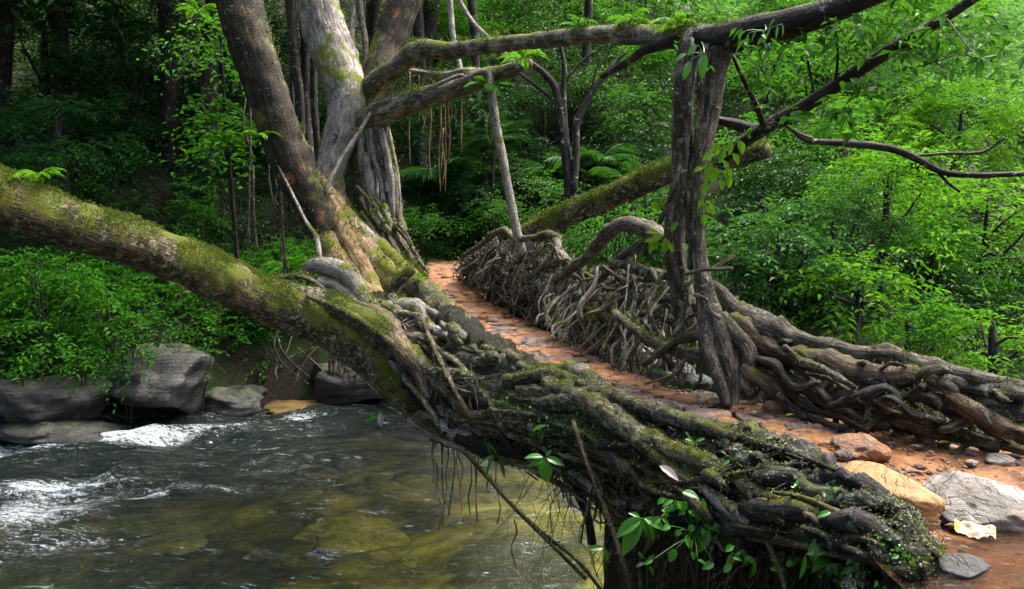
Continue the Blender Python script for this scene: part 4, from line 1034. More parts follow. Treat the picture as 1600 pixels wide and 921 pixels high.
sr('limb', [(1090, 58, 6.6, 18), (1120, 62, 6.5, 24), (1180, 48, 6.3, 23), (1240, 36, 6.1, 22), (1310, 12, 5.9, 20), (1400, -25, 5.7, 18), (1500, -70, 5.5, 14)], 'trunk_dark', 22, 0.05, lump=0.10, ridge=0.04, seed=940)
sr('limb', [(1060, 62, 6.7, 12), (1010, 78, 7.2, 8), (985, 95, 7.6, 6), (940, 120, 8.2, 4)], 'trunk_dark', 10, 0.08, seed=941)
sr('limb', [(1118, 262, 7.3, 7), (1160, 224, 7.1, 10), (1210, 192, 6.9, 11), (1260, 165, 6.7, 11), (1310, 132, 6.5, 11), (1360, 98, 6.3, 11), (1410, 68, 6.1, 10), (1470, 32, 5.9, 9), (1540, -15, 5.7, 8)], 'trunk_dark', 14, 0.06, lump=0.12, seed=942)
for i, pts in enumerate([[(1144, 85, 6.6, 3), (1162, 125, 6.6, 4), (1182, 165, 6.7, 4.5), (1194, 200, 6.9, 5)], [(1305, 40, 6.2, 1.5), (1309, 85, 6.3, 2), (1306, 128, 6.5, 3)], [(1262, 95, 6.4, 2), (1268, 125, 6.6, 2), (1272, 150, 6.7, 2)], [(1306, 118, 6.4, 2), (1330, 108, 6.4, 2), (1345, 104, 6.4, 2)],
        [(1240, 205, 9, 3), (1262, 220, 9, 4), (1320, 224, 9, 6), (1390, 232, 9, 6.5), (1432, 248, 8.9, 6), (1470, 268, 8.9, 5), (1520, 274, 8.8, 5), (1600, 272, 8.7, 4)], [(1428, 244, 8.9, 3), (1480, 240, 8.9, 2.5), (1535, 238, 8.9, 2.5), (1570, 215, 8.8, 2)],
        [(1460, 262, 8.9, 3), (1480, 285, 8.9, 2.5), (1500, 300, 8.9, 2)], [(1226, 195, 9, 3), (1248, 210, 9, 4), (1270, 218, 9, 4)], [(1372, 90, 6.2, 4), (1400, 60, 6.2, 3), (1420, 30, 6.2, 2)], [(1110, 185, 7.5, 5), (1150, 195, 7.4, 9), (1185, 205, 7.2, 10)]]):
    sr('branch', pts, 'trunk_dark', 8, 0.08, lump=0.15, seed=950 + i, surf=[])

# slanting mossy log behind
lg = thing('fallen_log', 'mossy fallen log slanting up behind the right railing and support tree', 'log', at(1000, 290, 11.5))
logsurf = []
root('stem', spline(pix_path([(800, 372, 12.6, 10), (840, 356, 12.4, 15), (890, 335, 12.1, 17), (945, 312, 11.8, 18), (1000, 288, 11.4, 19), (1060, 265, 11.0, 18), (1120, 252, 10.7, 16), (1170, 242, 10.4, 14), (1200, 234, 10.2, 12)]), 0.07), M['log'], lg, 22, surf=logsurf, lump=0.14, knob=0.06, seed=960)

rail2 = thing('root_railing', 'far side of the living bridge, bare grey slanting roots woven between rails', 'root railing', at(950, 580, 7.5))
r2surf = []
def r2(name, pts, mat, sides=12, step=0.05, **kw):
    return root(name, spline(pix_path(pts), step), M[mat], rail2, sides, surf=r2surf, **kw)
TOPS = [
 ([(722, 402, 13.6, 3), (740, 390, 13.2, 4), (758, 378, 12.6, 4.5), (772, 366, 12.2, 5), (788, 361, 12.0, 6), (797, 368, 11.7, 5), (808, 378, 11.4, 4)], 'root_grey'),
 ([(806, 374, 11.3, 5), (830, 373, 10.9, 6), (855, 370, 10.5, 6.5), (870, 377, 10.2, 7), (873, 394, 10.0, 7), (890, 412, 9.7, 6.5), (910, 430, 9.3, 6.5), (930, 452, 9.0, 6), (955, 472, 8.6, 6)], 'root_grey'),
 ([(842, 368, 10.6, 5), (858, 366, 10.4, 6), (872, 372, 10.2, 7)], 'root_grey'),
 ([(868, 440, 9.8, 6), (892, 420, 9.5, 8), (918, 402, 9.1, 9), (940, 375, 8.8, 11), (958, 358, 8.5, 13), (975, 350, 8.3, 13), (1000, 356, 8.0, 14), (1022, 362, 7.8, 13), (1040, 375, 7.5, 8)], 'root_grey'),
 ([(1020, 372, 7.8, 10), (1000, 385, 7.9, 9), (975, 400, 8.1, 8), (950, 425, 8.4, 6), (920, 450, 8.8, 5), (890, 470, 9.2, 5)], 'root_grey'),
 ([(955, 410, 8.2, 6), (990, 418, 7.9, 8), (1020, 428, 7.6, 9), (1055, 432, 7.2, 8)], 'root_moss'),
 ([(900, 462, 8.8, 7), (950, 466, 8.2, 8), (1000, 468, 7.7, 8), (1050, 466, 7.2, 8), (1080, 462, 6.9, 7)], 'root_moss'),
 ([(960, 490, 7.9, 6), (1010, 488, 7.5, 8), (1040, 498, 7.2, 8), (1080, 510, 6.9, 7)], 'root_moss'),
 ([(900, 480, 8.6, 5), (940, 490, 8.2, 7), (975, 515, 7.7, 9), (1020, 535, 7.3, 10), (1060, 548, 6.9, 10), (1100, 555, 6.5, 10)], 'root_moss'),
 ([(1140, 480, 6.6, 12), (1180, 505, 6.3, 20), (1230, 525, 6.0, 18), (1280, 542, 5.8, 15), (1335, 552, 5.6, 13), (1390, 556, 5.4, 13), (1430, 568, 5.25, 14), (1480, 582, 5.1, 15), (1540, 596, 4.95, 16), (1620, 612, 4.8, 16)], 'root_grey'),
 ([(1150, 500, 6.4, 14), (1190, 535, 6.1, 14), (1230, 560, 5.9, 16), (1280, 565, 5.7, 18), (1330, 580, 5.5, 19), (1385, 590, 5.3, 18), (1430, 590, 5.2, 16), (1460, 605, 5.1, 15), (1500, 630, 4.95, 15), (1550, 660, 4.8, 16), (1620, 690, 4.7, 16)], 'root_brown'),
 ([(1330, 560, 5.6, 9), (1370, 552, 5.5, 13), (1420, 566, 5.3, 13), (1450, 590, 5.15, 13), (1458, 615, 5.1, 10)], 'root_grey'),
 ([(1420, 575, 5.3, 12), (1480, 600, 5.1, 16), (1530, 612, 4.95, 18), (1600, 620, 4.8, 20)], 'root_rotten'),
 ([(1440, 620, 5.15, 8), (1490, 640, 5.0, 12), (1540, 640, 4.9, 14), (1600, 650, 4.8, 16)], 'root_rotten'),
 ([(1170, 560, 6.1, 7), (1205, 572, 6.0, 8), (1250, 598, 5.8, 8), (1300, 620, 5.6, 8), (1360, 640, 5.4, 7)], 'root_brown'),
 ([(1200, 590, 5.9, 7), (1240, 600, 5.8, 8), (1290, 630, 5.55, 8), (1340, 655, 5.4, 8), (1390, 668, 5.25, 7)], 'root_brown'),
 ([(1280, 610, 5.6, 8), (1340, 622, 5.4, 8), (1400, 640, 5.25, 8), (1470, 665, 5.05, 8), (1540, 690, 4.9, 8), (1600, 705, 4.8, 8)], 'root_brown'),
 ([(1360, 650, 5.4, 8), (1420, 665, 5.2, 9), (1480, 680, 5.05, 9), (1560, 700, 4.85, 9)], 'root_brown'),
]
for i, (pts, mt) in enumerate(TOPS):
    r2('root', pts, mt, 16 if i > 8 else 12, 0.04, lump=0.28 if i > 8 else 0.2, knob=0.34 if i > 8 else 0.14, kf=10, ridge=0.12 if i > 8 else 0, rn=9, seed=1000 + i)
# slanting struts between the top rails and the edge of the path
TB = np.array([(722, 402, 13.8), (745, 385, 13.2), (775, 368, 12.3), (810, 374, 11.3), (850, 372, 10.5), (872, 388, 10.1), (900, 418, 9.5), (930, 440, 9.0), (955, 420, 8.5), (985, 400, 8.0), (1020, 420, 7.6), (1060, 440, 7.1)], float)
BB = np.array([(720, 440, 15.6), (735, 455, 14.6), (760, 472, 13.0), (790, 493, 11.6), (820, 508, 10.7), (850, 524, 9.9), (885, 545, 9.0), (920, 560, 8.4), (955, 572, 7.9), (985, 582, 7.5), (1020, 592, 7.15), (1070, 602, 6.8)], float)
def lerp_rows(A, q):
    i = np.arange(len(A)); return np.array([np.interp(q, i, A[:, k]) for k in range(3)])
rr = np.random.default_rng(31)
for i in range(140):
    q = rr.uniform(0, 11) ** 1.0
    dens = 1.0
    lean = rr.normal(0.7, 0.8)            # the foot lies further along towards the far bank
    if rr.random() < 0.30: lean = rr.normal(-0.8, 0.6)
    a = lerp_rows(TB, q); b_ = lerp_rows(BB, np.clip(q - lean * 0.9, 0, 11))
    f0 = rr.uniform(-0.05, 0.55); f1 = rr.uniform(0.75, 1.03)
    npt = 5; k = np.linspace(f0, f1, npt)
    pts = a[None] * (1 - k[:, None]) + b_[None] * k[:, None]
    pts[:, 2] = a[2] + (lerp_rows(BB, q)[2] - 0.15 - a[2]) * np.clip(k, 0, 1) * 0.9 + rr.uniform(-0.25, 0.12)
    pts[:, 2] = np.minimum(pts[:, 2], a[2] * (1 - k) + b_[2] * k)
    sc_ = 9.5 / pts[:, 2].mean()
    pts[:, 0] += rr.normal(0, 4 * sc_, npt); pts[:, 1] += rr.normal(0, 3 * sc_, npt)
    pts[:, 0] += np.sin(np.linspace(0, math.pi, npt)) * rr.normal(0, 9 * sc_)
    r = math.exp(rr.normal(math.log(1.75), 0.42)) * sc_ * (1.0 if q < 7.5 else 0.85)
    r2('root', np.hstack([pts, (r * np.linspace(1.1, 0.75, npt))[:, None]]), rr.choice(['root_grey', 'root_pale', 'root_brown', 'root_pale']), 7, 0.09, lump=0.2, seed=1100 + i)
# long strands woven along the railing
for i in range(46):
    q0 = rr.uniform(-0.5, 9.0); q1 = min(11.0, q0 + rr.uniform(1.5, 5.0)); npt = 8
    q = np.linspace(max(0, q0), q1, npt); k = np.clip(rr.uniform(0.0, 0.85) + np.linspace(0, rr.normal(0.0, 0.35), npt) + rr.normal(0, 0.05, npt), -0.02, 1.0)
    pts = np.array([lerp_rows(TB, a_) * (1 - c_) + lerp_rows(BB, a_) * c_ for a_, c_ in zip(q, k)])
    pts[:, 2] += rr.uniform(-0.1, 0.25) - 0.1
    r = math.exp(rr.normal(math.log(2.2), 0.45)) * 9.5 / pts[:, 2]
    r2('root', np.hstack([pts, (r * np.linspace(0.8, 1.0, npt))[:, None]]), rr.choice(['root_grey', 'root_brown', 'root_moss', 'root_pale']), 8, 0.08, lump=0.25, knob=0.1, seed=1250 + i)
# criss-cross roots between the rails before the support tree and along the right
rr = np.random.default_rng(32)
for i in range(34):
    x0, y0 = rr.uniform(900, 1090), rr.uniform(405, 560)
    an = rr.choice([-0.5, 0.55, 1.1, 2.2]) + rr.normal(0, 0.3); ln = rr.uniform(40, 120)
    d = 1.6 * FPX / (590 - 330) + (1000 - x0) * 0.012 + rr.uniform(-0.2, 0.5)
    pts = [(x0 + math.cos(an) * ln * k + rr.normal(0, 4), min(600, y0 + math.sin(an) * ln * k + rr.normal(0, 4)), d - 0.1 * k, rr.uniform(1.6, 4.5)) for k in np.linspace(0, 1, 4)]
    r2('root', pts, rr.choice(['root_grey', 'root_brown', 'root_moss', 'root_pale']), 7, 0.07, lump=0.2, seed=1300 + i)
for i in range(44):
    x0 = rr.uniform(1150, 1580)
    yt = np.interp(x0, [1130, 1200, 1300, 1400, 1580], [500, 545, 580, 595, 650]) + rr.uniform(-10, 30)
    yb = np.interp(x0, [1130, 1200, 1300, 1400, 1480, 1580], [622, 640, 665, 685, 700, 716]) + rr.uniform(-8, 3)
    d = 1.6 * FPX / (yb - 330) + rr.uniform(0, 0.15)
    dx = rr.choice([1, 1, -1]) * rr.uniform(5, 90)
    pts = [(x0 + dx * k + rr.normal(0, 4), yt + (yb - yt) * k ** 0.9 + rr.normal(0, 3), d + 0.2 - 0.2 * k, rr.uniform(2.5, 6)) for k in np.linspace(0, 1, 5)]
    r2('root', pts, rr.choice(['root_grey', 'root_brown', 'root_brown', 'root_moss']), 8, 0.06, lump=0.2, seed=1400 + i)
for i in range(26):      # knotted roots crossing between the heavy rails on the right
    x0 = rr.uniform(1140, 1500); ln = rr.uniform(60, 200); npt = 6
    xs = x0 + np.linspace(0, ln, npt)
    yt = np.interp(xs, [1130, 1200, 1300, 1400, 1580], [480, 525, 556, 565, 600]); yb = np.interp(xs, [1130, 1200, 1300, 1400, 1480, 1580], [622, 640, 665, 685, 700, 716])
    k = np.clip(rr.uniform(0.05, 0.9) + np.linspace(0, rr.normal(0.15, 0.5), npt) + rr.normal(0, 0.08, npt), 0.0, 1.0)
    d = 1.6 * FPX / (yb - 330) + rr.uniform(-0.12, 0.2) + rr.normal(0, 0.05, npt)
    r = rr.uniform(3, 8) * np.array([0.8, 1.1, 1.2, 1.0, 0.9, 0.6])
    r2('root', np.stack([xs, yt * (1 - k) + yb * k, d, r], -1), rr.choice(['root_grey', 'root_brown', 'root_moss', 'root_rotten']), 12, 0.04, lump=0.3, knob=0.35, kf=11, seed=1480 + i)
# thicket of thin roots and dark soil filling the far half of the railing
bag = Bag()
for i in range(800):
    q = rr.uniform(0, 9.0); a = lerp_rows(TB, q); b_ = lerp_rows(BB, q); k = rr.uniform(0.05, 0.95)
    p = a * (1 - k) + b_ * k; d = p[2] + rr.uniform(0.0, 0.5); s_ = 9.5 / d
    an = rr.normal(2.1, 0.5); ln = rr.uniform(20, 60) * s_
    pts = [(p[0] + math.cos(an) * ln * kk + rr.normal(0, 3), p[1] + math.sin(an) * ln * kk + rr.normal(0, 3), d, rr.uniform(0.8, 1.8) * s_) for kk in np.linspace(-0.5, 0.5, 4)]
    V, F, F3, bc, N = tube(spline(pix_path(pts), 0.12), 5, 0.15, seed=i); bag.add(V, F, F3, bc)
o = bag.build('fine_roots', M['root_grey'], rail2); o['kind'] = 'stuff'
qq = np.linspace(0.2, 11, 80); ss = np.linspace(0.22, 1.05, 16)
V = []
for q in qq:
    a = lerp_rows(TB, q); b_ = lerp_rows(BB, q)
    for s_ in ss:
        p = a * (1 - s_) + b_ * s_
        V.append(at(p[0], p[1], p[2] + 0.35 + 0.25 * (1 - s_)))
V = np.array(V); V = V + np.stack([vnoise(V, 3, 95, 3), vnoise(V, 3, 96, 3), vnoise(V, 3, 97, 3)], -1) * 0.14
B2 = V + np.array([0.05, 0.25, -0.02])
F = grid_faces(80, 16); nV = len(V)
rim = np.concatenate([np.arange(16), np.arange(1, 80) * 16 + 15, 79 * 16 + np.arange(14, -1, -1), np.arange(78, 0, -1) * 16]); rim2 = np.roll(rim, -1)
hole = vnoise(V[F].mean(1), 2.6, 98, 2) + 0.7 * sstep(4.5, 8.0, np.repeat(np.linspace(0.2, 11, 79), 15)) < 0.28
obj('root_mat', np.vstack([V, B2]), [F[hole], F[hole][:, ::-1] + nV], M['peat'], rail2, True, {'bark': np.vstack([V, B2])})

# ------------------------------------------------------------------ moss and crust that grow on the wood
def moss_on(surfs, parent, n, size, mat, name='moss', zmin=-0.1, thr=0.0, seed=0, flat=False):
    rng = np.random.default_rng(seed)
    V = np.vstack([s[0] for s in surfs]); N = np.vstack([s[1] for s in surfs])
    w_ = np.clip(N[:, 2] - zmin, 0, 1) ** 0.7 * np.clip(vnoise(V, 3.2, seed + 1, 3) + 0.35 - thr, 0, 1)
    w_ = w_ / w_.sum()
    k = rng.choice(len(V), n, p=w_)
    P = V[k] + rng.normal(0, size * 0.8, (n, 3)) + N[k] * (size * 2.6 * np.clip(vnoise(V[k], 9, seed + 7, 2) + 0.1, 0, 1) * rng.uniform(0, 1, n) - size * 0.2)[:, None]
    D = N[k] * 0.9 + rng.normal(0, 0.55, (n, 3)) + np.array([0, 0, 0.3])
    L = size * rng.uniform(0.5, 1.5, n); NN = rng.normal(0, 1, (n, 3)); asp = 0.55
    if flat:
        P = V[k] + N[k] * size * 0.12 + rng.normal(0, size * 0.4, (n, 3)); D = np.cross(N[k], rng.normal(0, 1, (n, 3))) + N[k] * 0.25; NN = N[k] + rng.normal(0, .3, (n, 3)); asp = 0.9
    V2, F2 = leaf_quads(P, D, NN, L, L * asp, 0.1, 0.2)
    o = obj(name, V2, [F2], mat, parent, False); o['kind'] = 'stuff'
    return o
moss_on(railsurf, rail, 80000, 0.014, M['moss'], seed=1)
moss_on(railsurf, rail, 26000, 0.013, M['crust'], 'lichen', seed=11, zmin=-0.3, flat=True)
moss_on(blacksurf, rail, 4500, 0.013, M['crust'], 'lichen', seed=2, zmin=0.0, thr=0.35, flat=True)
moss_on(blacksurf, rail, 3500, 0.010, M['moss'], seed=12, zmin=-0.5, thr=0.2)
moss_on(limsurf, limb, 90000, 0.017, M['moss'], seed=3)
moss_on(figsurf, fig, 16000, 0.035, M['moss'], seed=4, thr=0.15)
moss_on(supsurf, sup, 6000, 0.018, M['moss'], seed=5, thr=0.1)
moss_on(logsurf, lg, 8000, 0.03, M['moss'], seed=6)
moss_on(r2surf, rail2, 14000, 0.016, M['moss'], seed=7, thr=0.2)

# ------------------------------------------------------------------ forest
FR = np.random.default_rng(2024)
def gh(x, y): return float(ground_h(np.array([float(x)]), np.array([float(y)]))[0])
tri_count = [0]
def add_crown(parent, c, R, n_leaves, L, mat, name='crown', rng=None, clumps=None, per=9, **kw):
    rng = rng or FR
    clumps = clumps or 26
    tw = max(1, int(n_leaves / per / clumps))
    (V, F), cc = crown_mesh(rng, c, R, clumps, tw, per, L, **kw)
    tri_count[0] += len(F)
    return obj(name, V, [F], M[mat], parent, False), cc
def forest_tree(label, px, py, d, rx, ry, mat, L=0.16, cover=3.4, lean=0.0, trunk_r=0.10, name='forest_tree', cat='tree', clumps=20, group=None, hollow=0.45, trunkmat='trunk_dark', droop=0.4, limbs=5):
    c = at(px, py, d); s_ = d / FPX
    R = np.array([rx * s_, 0.75 * (rx + ry) / 2 * s_, ry * s_])
    bx_, by_ = c[0] + lean, c[1] + R[1] * 0.2
    g = gh(bx_, by_)
    if g > c[2] - R[2] * 0.6: g = min(g, c[2] - R[2] * 0.6)
    t = thing(name, label, cat, (bx_, by_, g), group)
    n = int(cover * math.pi * rx * ry / ((L / s_) ** 2 * 0.25))
    n = min(n, 16000)
    _, cc = add_crown(t, c, R, n, L, mat, clumps=clumps, hollow=hollow, droop=droop, per=9 if L / s_ < 14 else 8)
    top = c + np.array([0, 0, R[2] * 0.5])
    C = np.array([[bx_, by_, g - 0.3, trunk_r * 1.3], [bx_ * .7 + c[0] * .3 + FR.normal(0, .15), by_ * .7 + c[1] * .3, g * .6 + c[2] * .4, trunk_r], [c[0], c[1], c[2], trunk_r * 0.7], [*top, trunk_r * 0.25]])
    root('trunk', spline(C, 0.35), M[trunkmat], t, 9, lump=0.15, seed=int(px))
    for k in FR.choice(len(cc), min(limbs, len(cc)), replace=False):
        st = np.array([c[0], c[1], c[2] - R[2] * FR.uniform(0.1, 0.7)])
        C = np.array([[*st, trunk_r * 0.5], [*((st + cc[k]) / 2 + np.array([0, 0, 0.2 * R[2] * FR.uniform(-1, 1)])), trunk_r * 0.33], [*cc[k], trunk_r * 0.12]])
        root('branch', spline(C, 0.3), M[trunkmat], t, 6, lump=0.15, seed=k)
    return t

# right bank, front to back
RT = [
 ('drooping dark blue green tree right behind the support tree', 1215, 405, 15.5, 105, 75, 'leaf_blue', 0.17),
 ('round blue green tree lit on its right side above the right railing', 1300, 385, 16.5, 105, 95, 'leaf_blue', 0.17),
 ('bright yellow green bushy tree hanging low above the right railing', 1345, 455, 15.0, 70, 60, 'leaf_lime', 0.15),
 ('dark shaded bush at the foot of the support tree on its right', 1195, 490, 16.5, 100, 50, 'leaf_shade', 0.16),
 ('bright green tree with a pointed top right of the blue green tree', 1385, 330, 17.5, 80, 110, 'leaf_lime', 0.17),
 ('mid green shrub just above the right railing near its bend', 1420, 525, 15.5, 95, 45, 'leaf_bright', 0.16),
 ('bright shrub above the railing at the far right edge', 1550, 530, 15.0, 80, 58, 'leaf_lime', 0.16),
 ('tall mid green tree in the dip between two bright trees', 1455, 430, 19.5, 85, 90, 'leaf_bright', 0.18),
 ('large yellow green tree crown below the thin bare branch at far right', 1540, 360, 21, 110, 100, 'leaf_lime', 0.19),
 ('dark green tree filling the shade behind the support tree', 1190, 330, 20, 100, 90, 'leaf_shade', 0.18),
 ('fine leaved green tree behind the long diagonal branch', 1255, 250, 22, 110, 80, 'leaf_bright', 0.18),
 ('yellow green tree above the thin bare branch at far right', 1500, 205, 26, 120, 75, 'leaf_lime', 0.20),
 ('blue green tree half way up the slope right of the diagonal branch', 1430, 165, 29, 85, 75, 'leaf_blue', 0.22),
 ('bright green tree touching the diagonal branch from below', 1355, 215, 25, 80, 75, 'leaf_lime', 0.19),
 ('mid green tree right of the twin trunks under the top limb', 1200, 150, 27, 100, 80, 'leaf_bright', 0.2),
 ('dark tree crown seen under the thick top limb', 1290, 80, 31, 120, 80, 'leaf_mid', 0.22),
 ('far pale blue green tree in the top right corner', 1540, 80, 44, 120, 90, 'leaf_haze', 0.3),
 ('far yellow green tree below the hazy corner tree', 1580, 150, 38, 90, 60, 'leaf_haze', 0.27),
 ('far green tree left of the hazy corner tree', 1420, 60, 40, 110, 80, 'leaf_lime', 0.28),
 ('tall green tree beyond the top edge at the right', 1330, -20, 36, 160, 70, 'leaf_bright', 0.28),
 ('dark understorey tree between the log and the twin trunks', 1010, 340, 17.5, 75, 50, 'leaf_mid', 0.15),
 ('green tree behind the bare dark sapling with forked stems', 985, 195, 25, 100, 95, 'leaf_mid', 0.17),
 ('light green tree seen left of the twin trunks', 1030, 140, 28, 70, 80, 'leaf_bright', 0.19),
 ('bluish dark tree behind the upright hanging root', 850, 200, 24, 90, 100, 'leaf_shade', 0.17),
 ('mid green tree above the long mossy limb in the middle', 850, 30, 29, 130, 70, 'leaf_mid', 0.2),
 ('bright tree crown between the fig and the long mossy limb', 680, 60, 26, 80, 70, 'leaf_bright', 0.18),
 ('dark tree behind the hanging ochre roots', 710, 200, 22, 90, 90, 'leaf_shade', 0.16),
 ('deep green tree above the far end of the bridge', 760, 300, 21, 90, 70, 'leaf_shade', 0.15),
 ('green tree behind the top of the twin trunks', 1010, 20, 31, 110, 60, 'leaf_bright', 0.21),
]
for i, q in enumerate(RT): forest_tree(*q[:7], q[7] * [1.0, 0.8, 1.25, 0.9, 1.1, 0.72][i % 6])
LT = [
 ('shaded tree in the top left corner with dull green leaves', 70, 90, 21, 110, 90, 'leaf_shade', 0.16),
 ('dark tree with pale glinting leaves left of the dark fig trunk', 210, 130, 22, 110, 100, 'leaf_shade', 0.15),
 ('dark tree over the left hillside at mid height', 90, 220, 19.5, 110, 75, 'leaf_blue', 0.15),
 ('black green tree in the deepest shade left of the dark fig trunk', 290, 190, 24, 80, 110, 'leaf_shade', 0.16),
 ('tree with dark crown between the two fig trunks', 430, 150, 25, 90, 130, 'leaf_shade', 0.16),
 ('tree of fine dark leaves beyond the top left edge', 180, 10, 25, 140, 60, 'leaf_shade', 0.18),
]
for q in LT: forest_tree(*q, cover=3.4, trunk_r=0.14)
# dark trunks standing on the shaded hillside
for i, (px, d, r, lab) in enumerate([(104, 21.5, 12, 'straight black tree trunk in the top left of the hillside'), (268, 22.5, 11, 'slim black tree trunk midway between the left edge and the fig'), (740, 23, 7, 'thin dark trunk behind the hanging ochre roots'), (912, 26, 6, 'thin dark trunk behind the forked sapling'), (655, 25, 9, 'dark trunk right of the fig in the shade')]):
    b0 = at(px, 300, d); g = gh(b0[0], b0[1])
    t = thing('forest_tree', lab, 'tree', (b0[0], b0[1], g))
    s_ = d / FPX
    root('trunk', spline(np.array([[b0[0], b0[1], g - 0.3, r * s_ * 1.3], [b0[0] + 0.1, b0[1], g + 4, r * s_], [b0[0] - 0.1, b0[1], g + 9, r * s_ * 0.9], [b0[0] + 0.2, b0[1], g + 15, r * s_ * 0.6]]), 0.4), M['trunk_dark'], t, 10, lump=0.15, seed=i)
    add_crown(t, (b0[0], b0[1], g + 15), (3.2, 3.2, 2.2), 2200, 0.26, 'leaf_shade', clumps=20)
# high canopy over the shaded side of the ravine (its undersides stand above the picture), and unseen added trees
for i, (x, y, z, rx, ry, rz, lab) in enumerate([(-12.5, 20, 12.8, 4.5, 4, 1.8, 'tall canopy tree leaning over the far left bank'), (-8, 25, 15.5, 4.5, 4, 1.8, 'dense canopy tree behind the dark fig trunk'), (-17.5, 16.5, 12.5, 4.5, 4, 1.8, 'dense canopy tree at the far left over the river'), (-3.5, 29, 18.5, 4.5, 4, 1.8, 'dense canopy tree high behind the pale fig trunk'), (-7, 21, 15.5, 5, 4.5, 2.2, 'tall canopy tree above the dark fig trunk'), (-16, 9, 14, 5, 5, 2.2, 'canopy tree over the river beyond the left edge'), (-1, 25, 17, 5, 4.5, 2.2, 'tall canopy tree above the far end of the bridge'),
        (-11, 3, 13, 4.5, 4.5, 2.2, 'unseen near bank tree added for shade left of the viewpoint'), (-19, 22, 16, 5, 5, 2.4, 'canopy tree high on the left hillside'), (-12.5, 12.0, 14.5, 4, 4, 1.8, 'leafy crown spreading high over the left rapids'),
        (-6, -7, 9, 4.5, 4, 4.5, 'unseen tree added for shade behind the viewpoint on its left'), (0.5, -9, 9, 4.5, 4, 5, 'unseen tree added for shade straight behind the viewpoint'), (-10, -2, 8, 4, 4, 4, 'unseen tree added for shade beside the river bend'), (6.5, -10, 8, 4, 4, 4, 'unseen tree added for shade behind the landing'),  # out of view, added around the viewpoint to block side light from the sky
        (-13, 5, 7.5, 3.5, 3.5, 3.5, 'unseen tree added for shade over the river beyond the left edge')]):
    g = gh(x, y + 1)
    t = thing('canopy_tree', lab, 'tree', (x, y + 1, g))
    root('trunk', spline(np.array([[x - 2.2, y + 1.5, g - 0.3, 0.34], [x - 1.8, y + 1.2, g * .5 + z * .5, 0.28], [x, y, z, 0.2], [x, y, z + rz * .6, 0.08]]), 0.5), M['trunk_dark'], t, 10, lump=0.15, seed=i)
    add_crown(t, (x, y, z), (rx, ry, rz), 4200, 0.40, 'leaf_shade', clumps=40, hollow=0.1)

# ground cover growing on the hillside
def cover(name, xs, ys, n, per, L, TL, mat, hmax, mask=None, seed=0, kind='stuff', lump=0.5):
    rng = np.random.default_rng(seed)
    x = rng.uniform(*xs, n); y = rng.uniform(*ys, n)
    P = np.stack([x, y, 0 * x], -1)
    yf = np.interp(x, FAR[:, 0], FAR[:, 1])
    keep = (y > yf + 0.25) & (vnoise(P, lump, seed + 3, 2) > -0.35)
    keep &= ((x + 1.75) ** 2 / 0.5 + (y - 19) ** 2 / 6.0 > 1) | (y < 17)
    if mask is not None: keep &= mask(x, y, y - yf)
    x, y, P = x[keep], y[keep], P[keep]
    h = np.clip(vnoise(P, lump * 1.6, seed + 4, 2) * 0.6 + 0.5, 0.05, 1) * hmax
    z = ground_h(x, y) + h * rng.uniform(0.15, 1.0, len(x))
    O = np.stack([x, y, z], -1)
    D = rng.normal(0, 1, (len(x), 3)); D[:, 2] = np.abs(D[:, 2]) * 0.4; D[:, 1] -= 0.5
    V, F = sprays(rng, O, D, TL * rng.uniform(0.6, 1.3, len(x)), per, L, jitter=0.55)
    tri_count[0] += len(F)
    o = obj(name, V, [F], M[mat], None, False); o['kind'] = kind
    return o
cover('undergrowth', (-17, -4.5), (14.5, 21), 7500, 8, 0.15, 0.55, 'leaf_bright', 0.8, lambda x, y, e: (e < 3.6) & (e > 0.25), seed=1)
cover('undergrowth', (-22, 3), (16, 42), 17000, 8, 0.17, 0.7, 'leaf_shade', 1.1, lambda x, y, e: (e > 3.5), seed=2)
cover('undergrowth', (-7, 5), (15, 24), 5600, 8, 0.13, 0.5, 'leaf_mid', 0.7, lambda x, y, e: (e > 0.4) & (x > -3.6), seed=3)
cover('undergrowth', (2, 24), (15, 36), 13000, 8, 0.19, 0.8, 'leaf_shade', 1.4, lambda x, y, e: e > 0.3, seed=4)
cover('forest', (4, 60), (34, 75), 9000, 9, 0.55, 2.4, 'leaf_haze', 3.5, lambda x, y, e: e > 8, seed=5, lump=0.22)
cover('forest', (-45, 5), (36, 80), 6000, 9, 0.5, 2.2, 'leaf_mid', 3.0, lambda x, y, e: e > 8, seed=6, lump=0.25)
cover('undergrowth', (-7, -2.6), (16.5, 20), 2400, 8, 0.12, 0.4, 'leaf_mid', 0.5, lambda x, y, e: (e > -0.1) & (e < 3.2) & (x < -2.9), seed=9)
cover('fallen_leaves', (-14, 4), (16, 26), 700, 3, 0.12, 0.3, 'leaf_litter', 0.05, None, seed=7)

# bushes on the left bank
def bush(label, px, py, d, rx, ry, mat, L=0.14, cover_=2.6, clumps=14, name='shrub', droop=0.5, wl=0.42):
    c = at(px, py, d); s_ = d / FPX; R = np.array([rx, (rx + ry) * 0.4, ry]) * s_
    g = min(gh(c[0], c[1]), c[2] - R[2] * 0.4)
    t = thing(name, label, 'shrub', (c[0], c[1], g))
    n = min(9000, int(cover_ * math.pi * rx * ry / ((L / s_) ** 2 * 0.25)))
    _, cc = add_crown(t, c, R, n, L, mat, 'foliage', clumps=clumps, hollow=0.3, droop=droop, wl=wl)
    for k in range(min(5, len(cc))):
        C = np.array([[c[0] + FR.normal(0, .1), c[1], g - 0.1, 0.02], [*((c + cc[k]) / 2 + FR.normal(0, .1, 3)), 0.015], [*cc[k], 0.006]])
        root('stem', spline(C, 0.2), M['trunk_dark'], t, 5, seed=k)
    return t
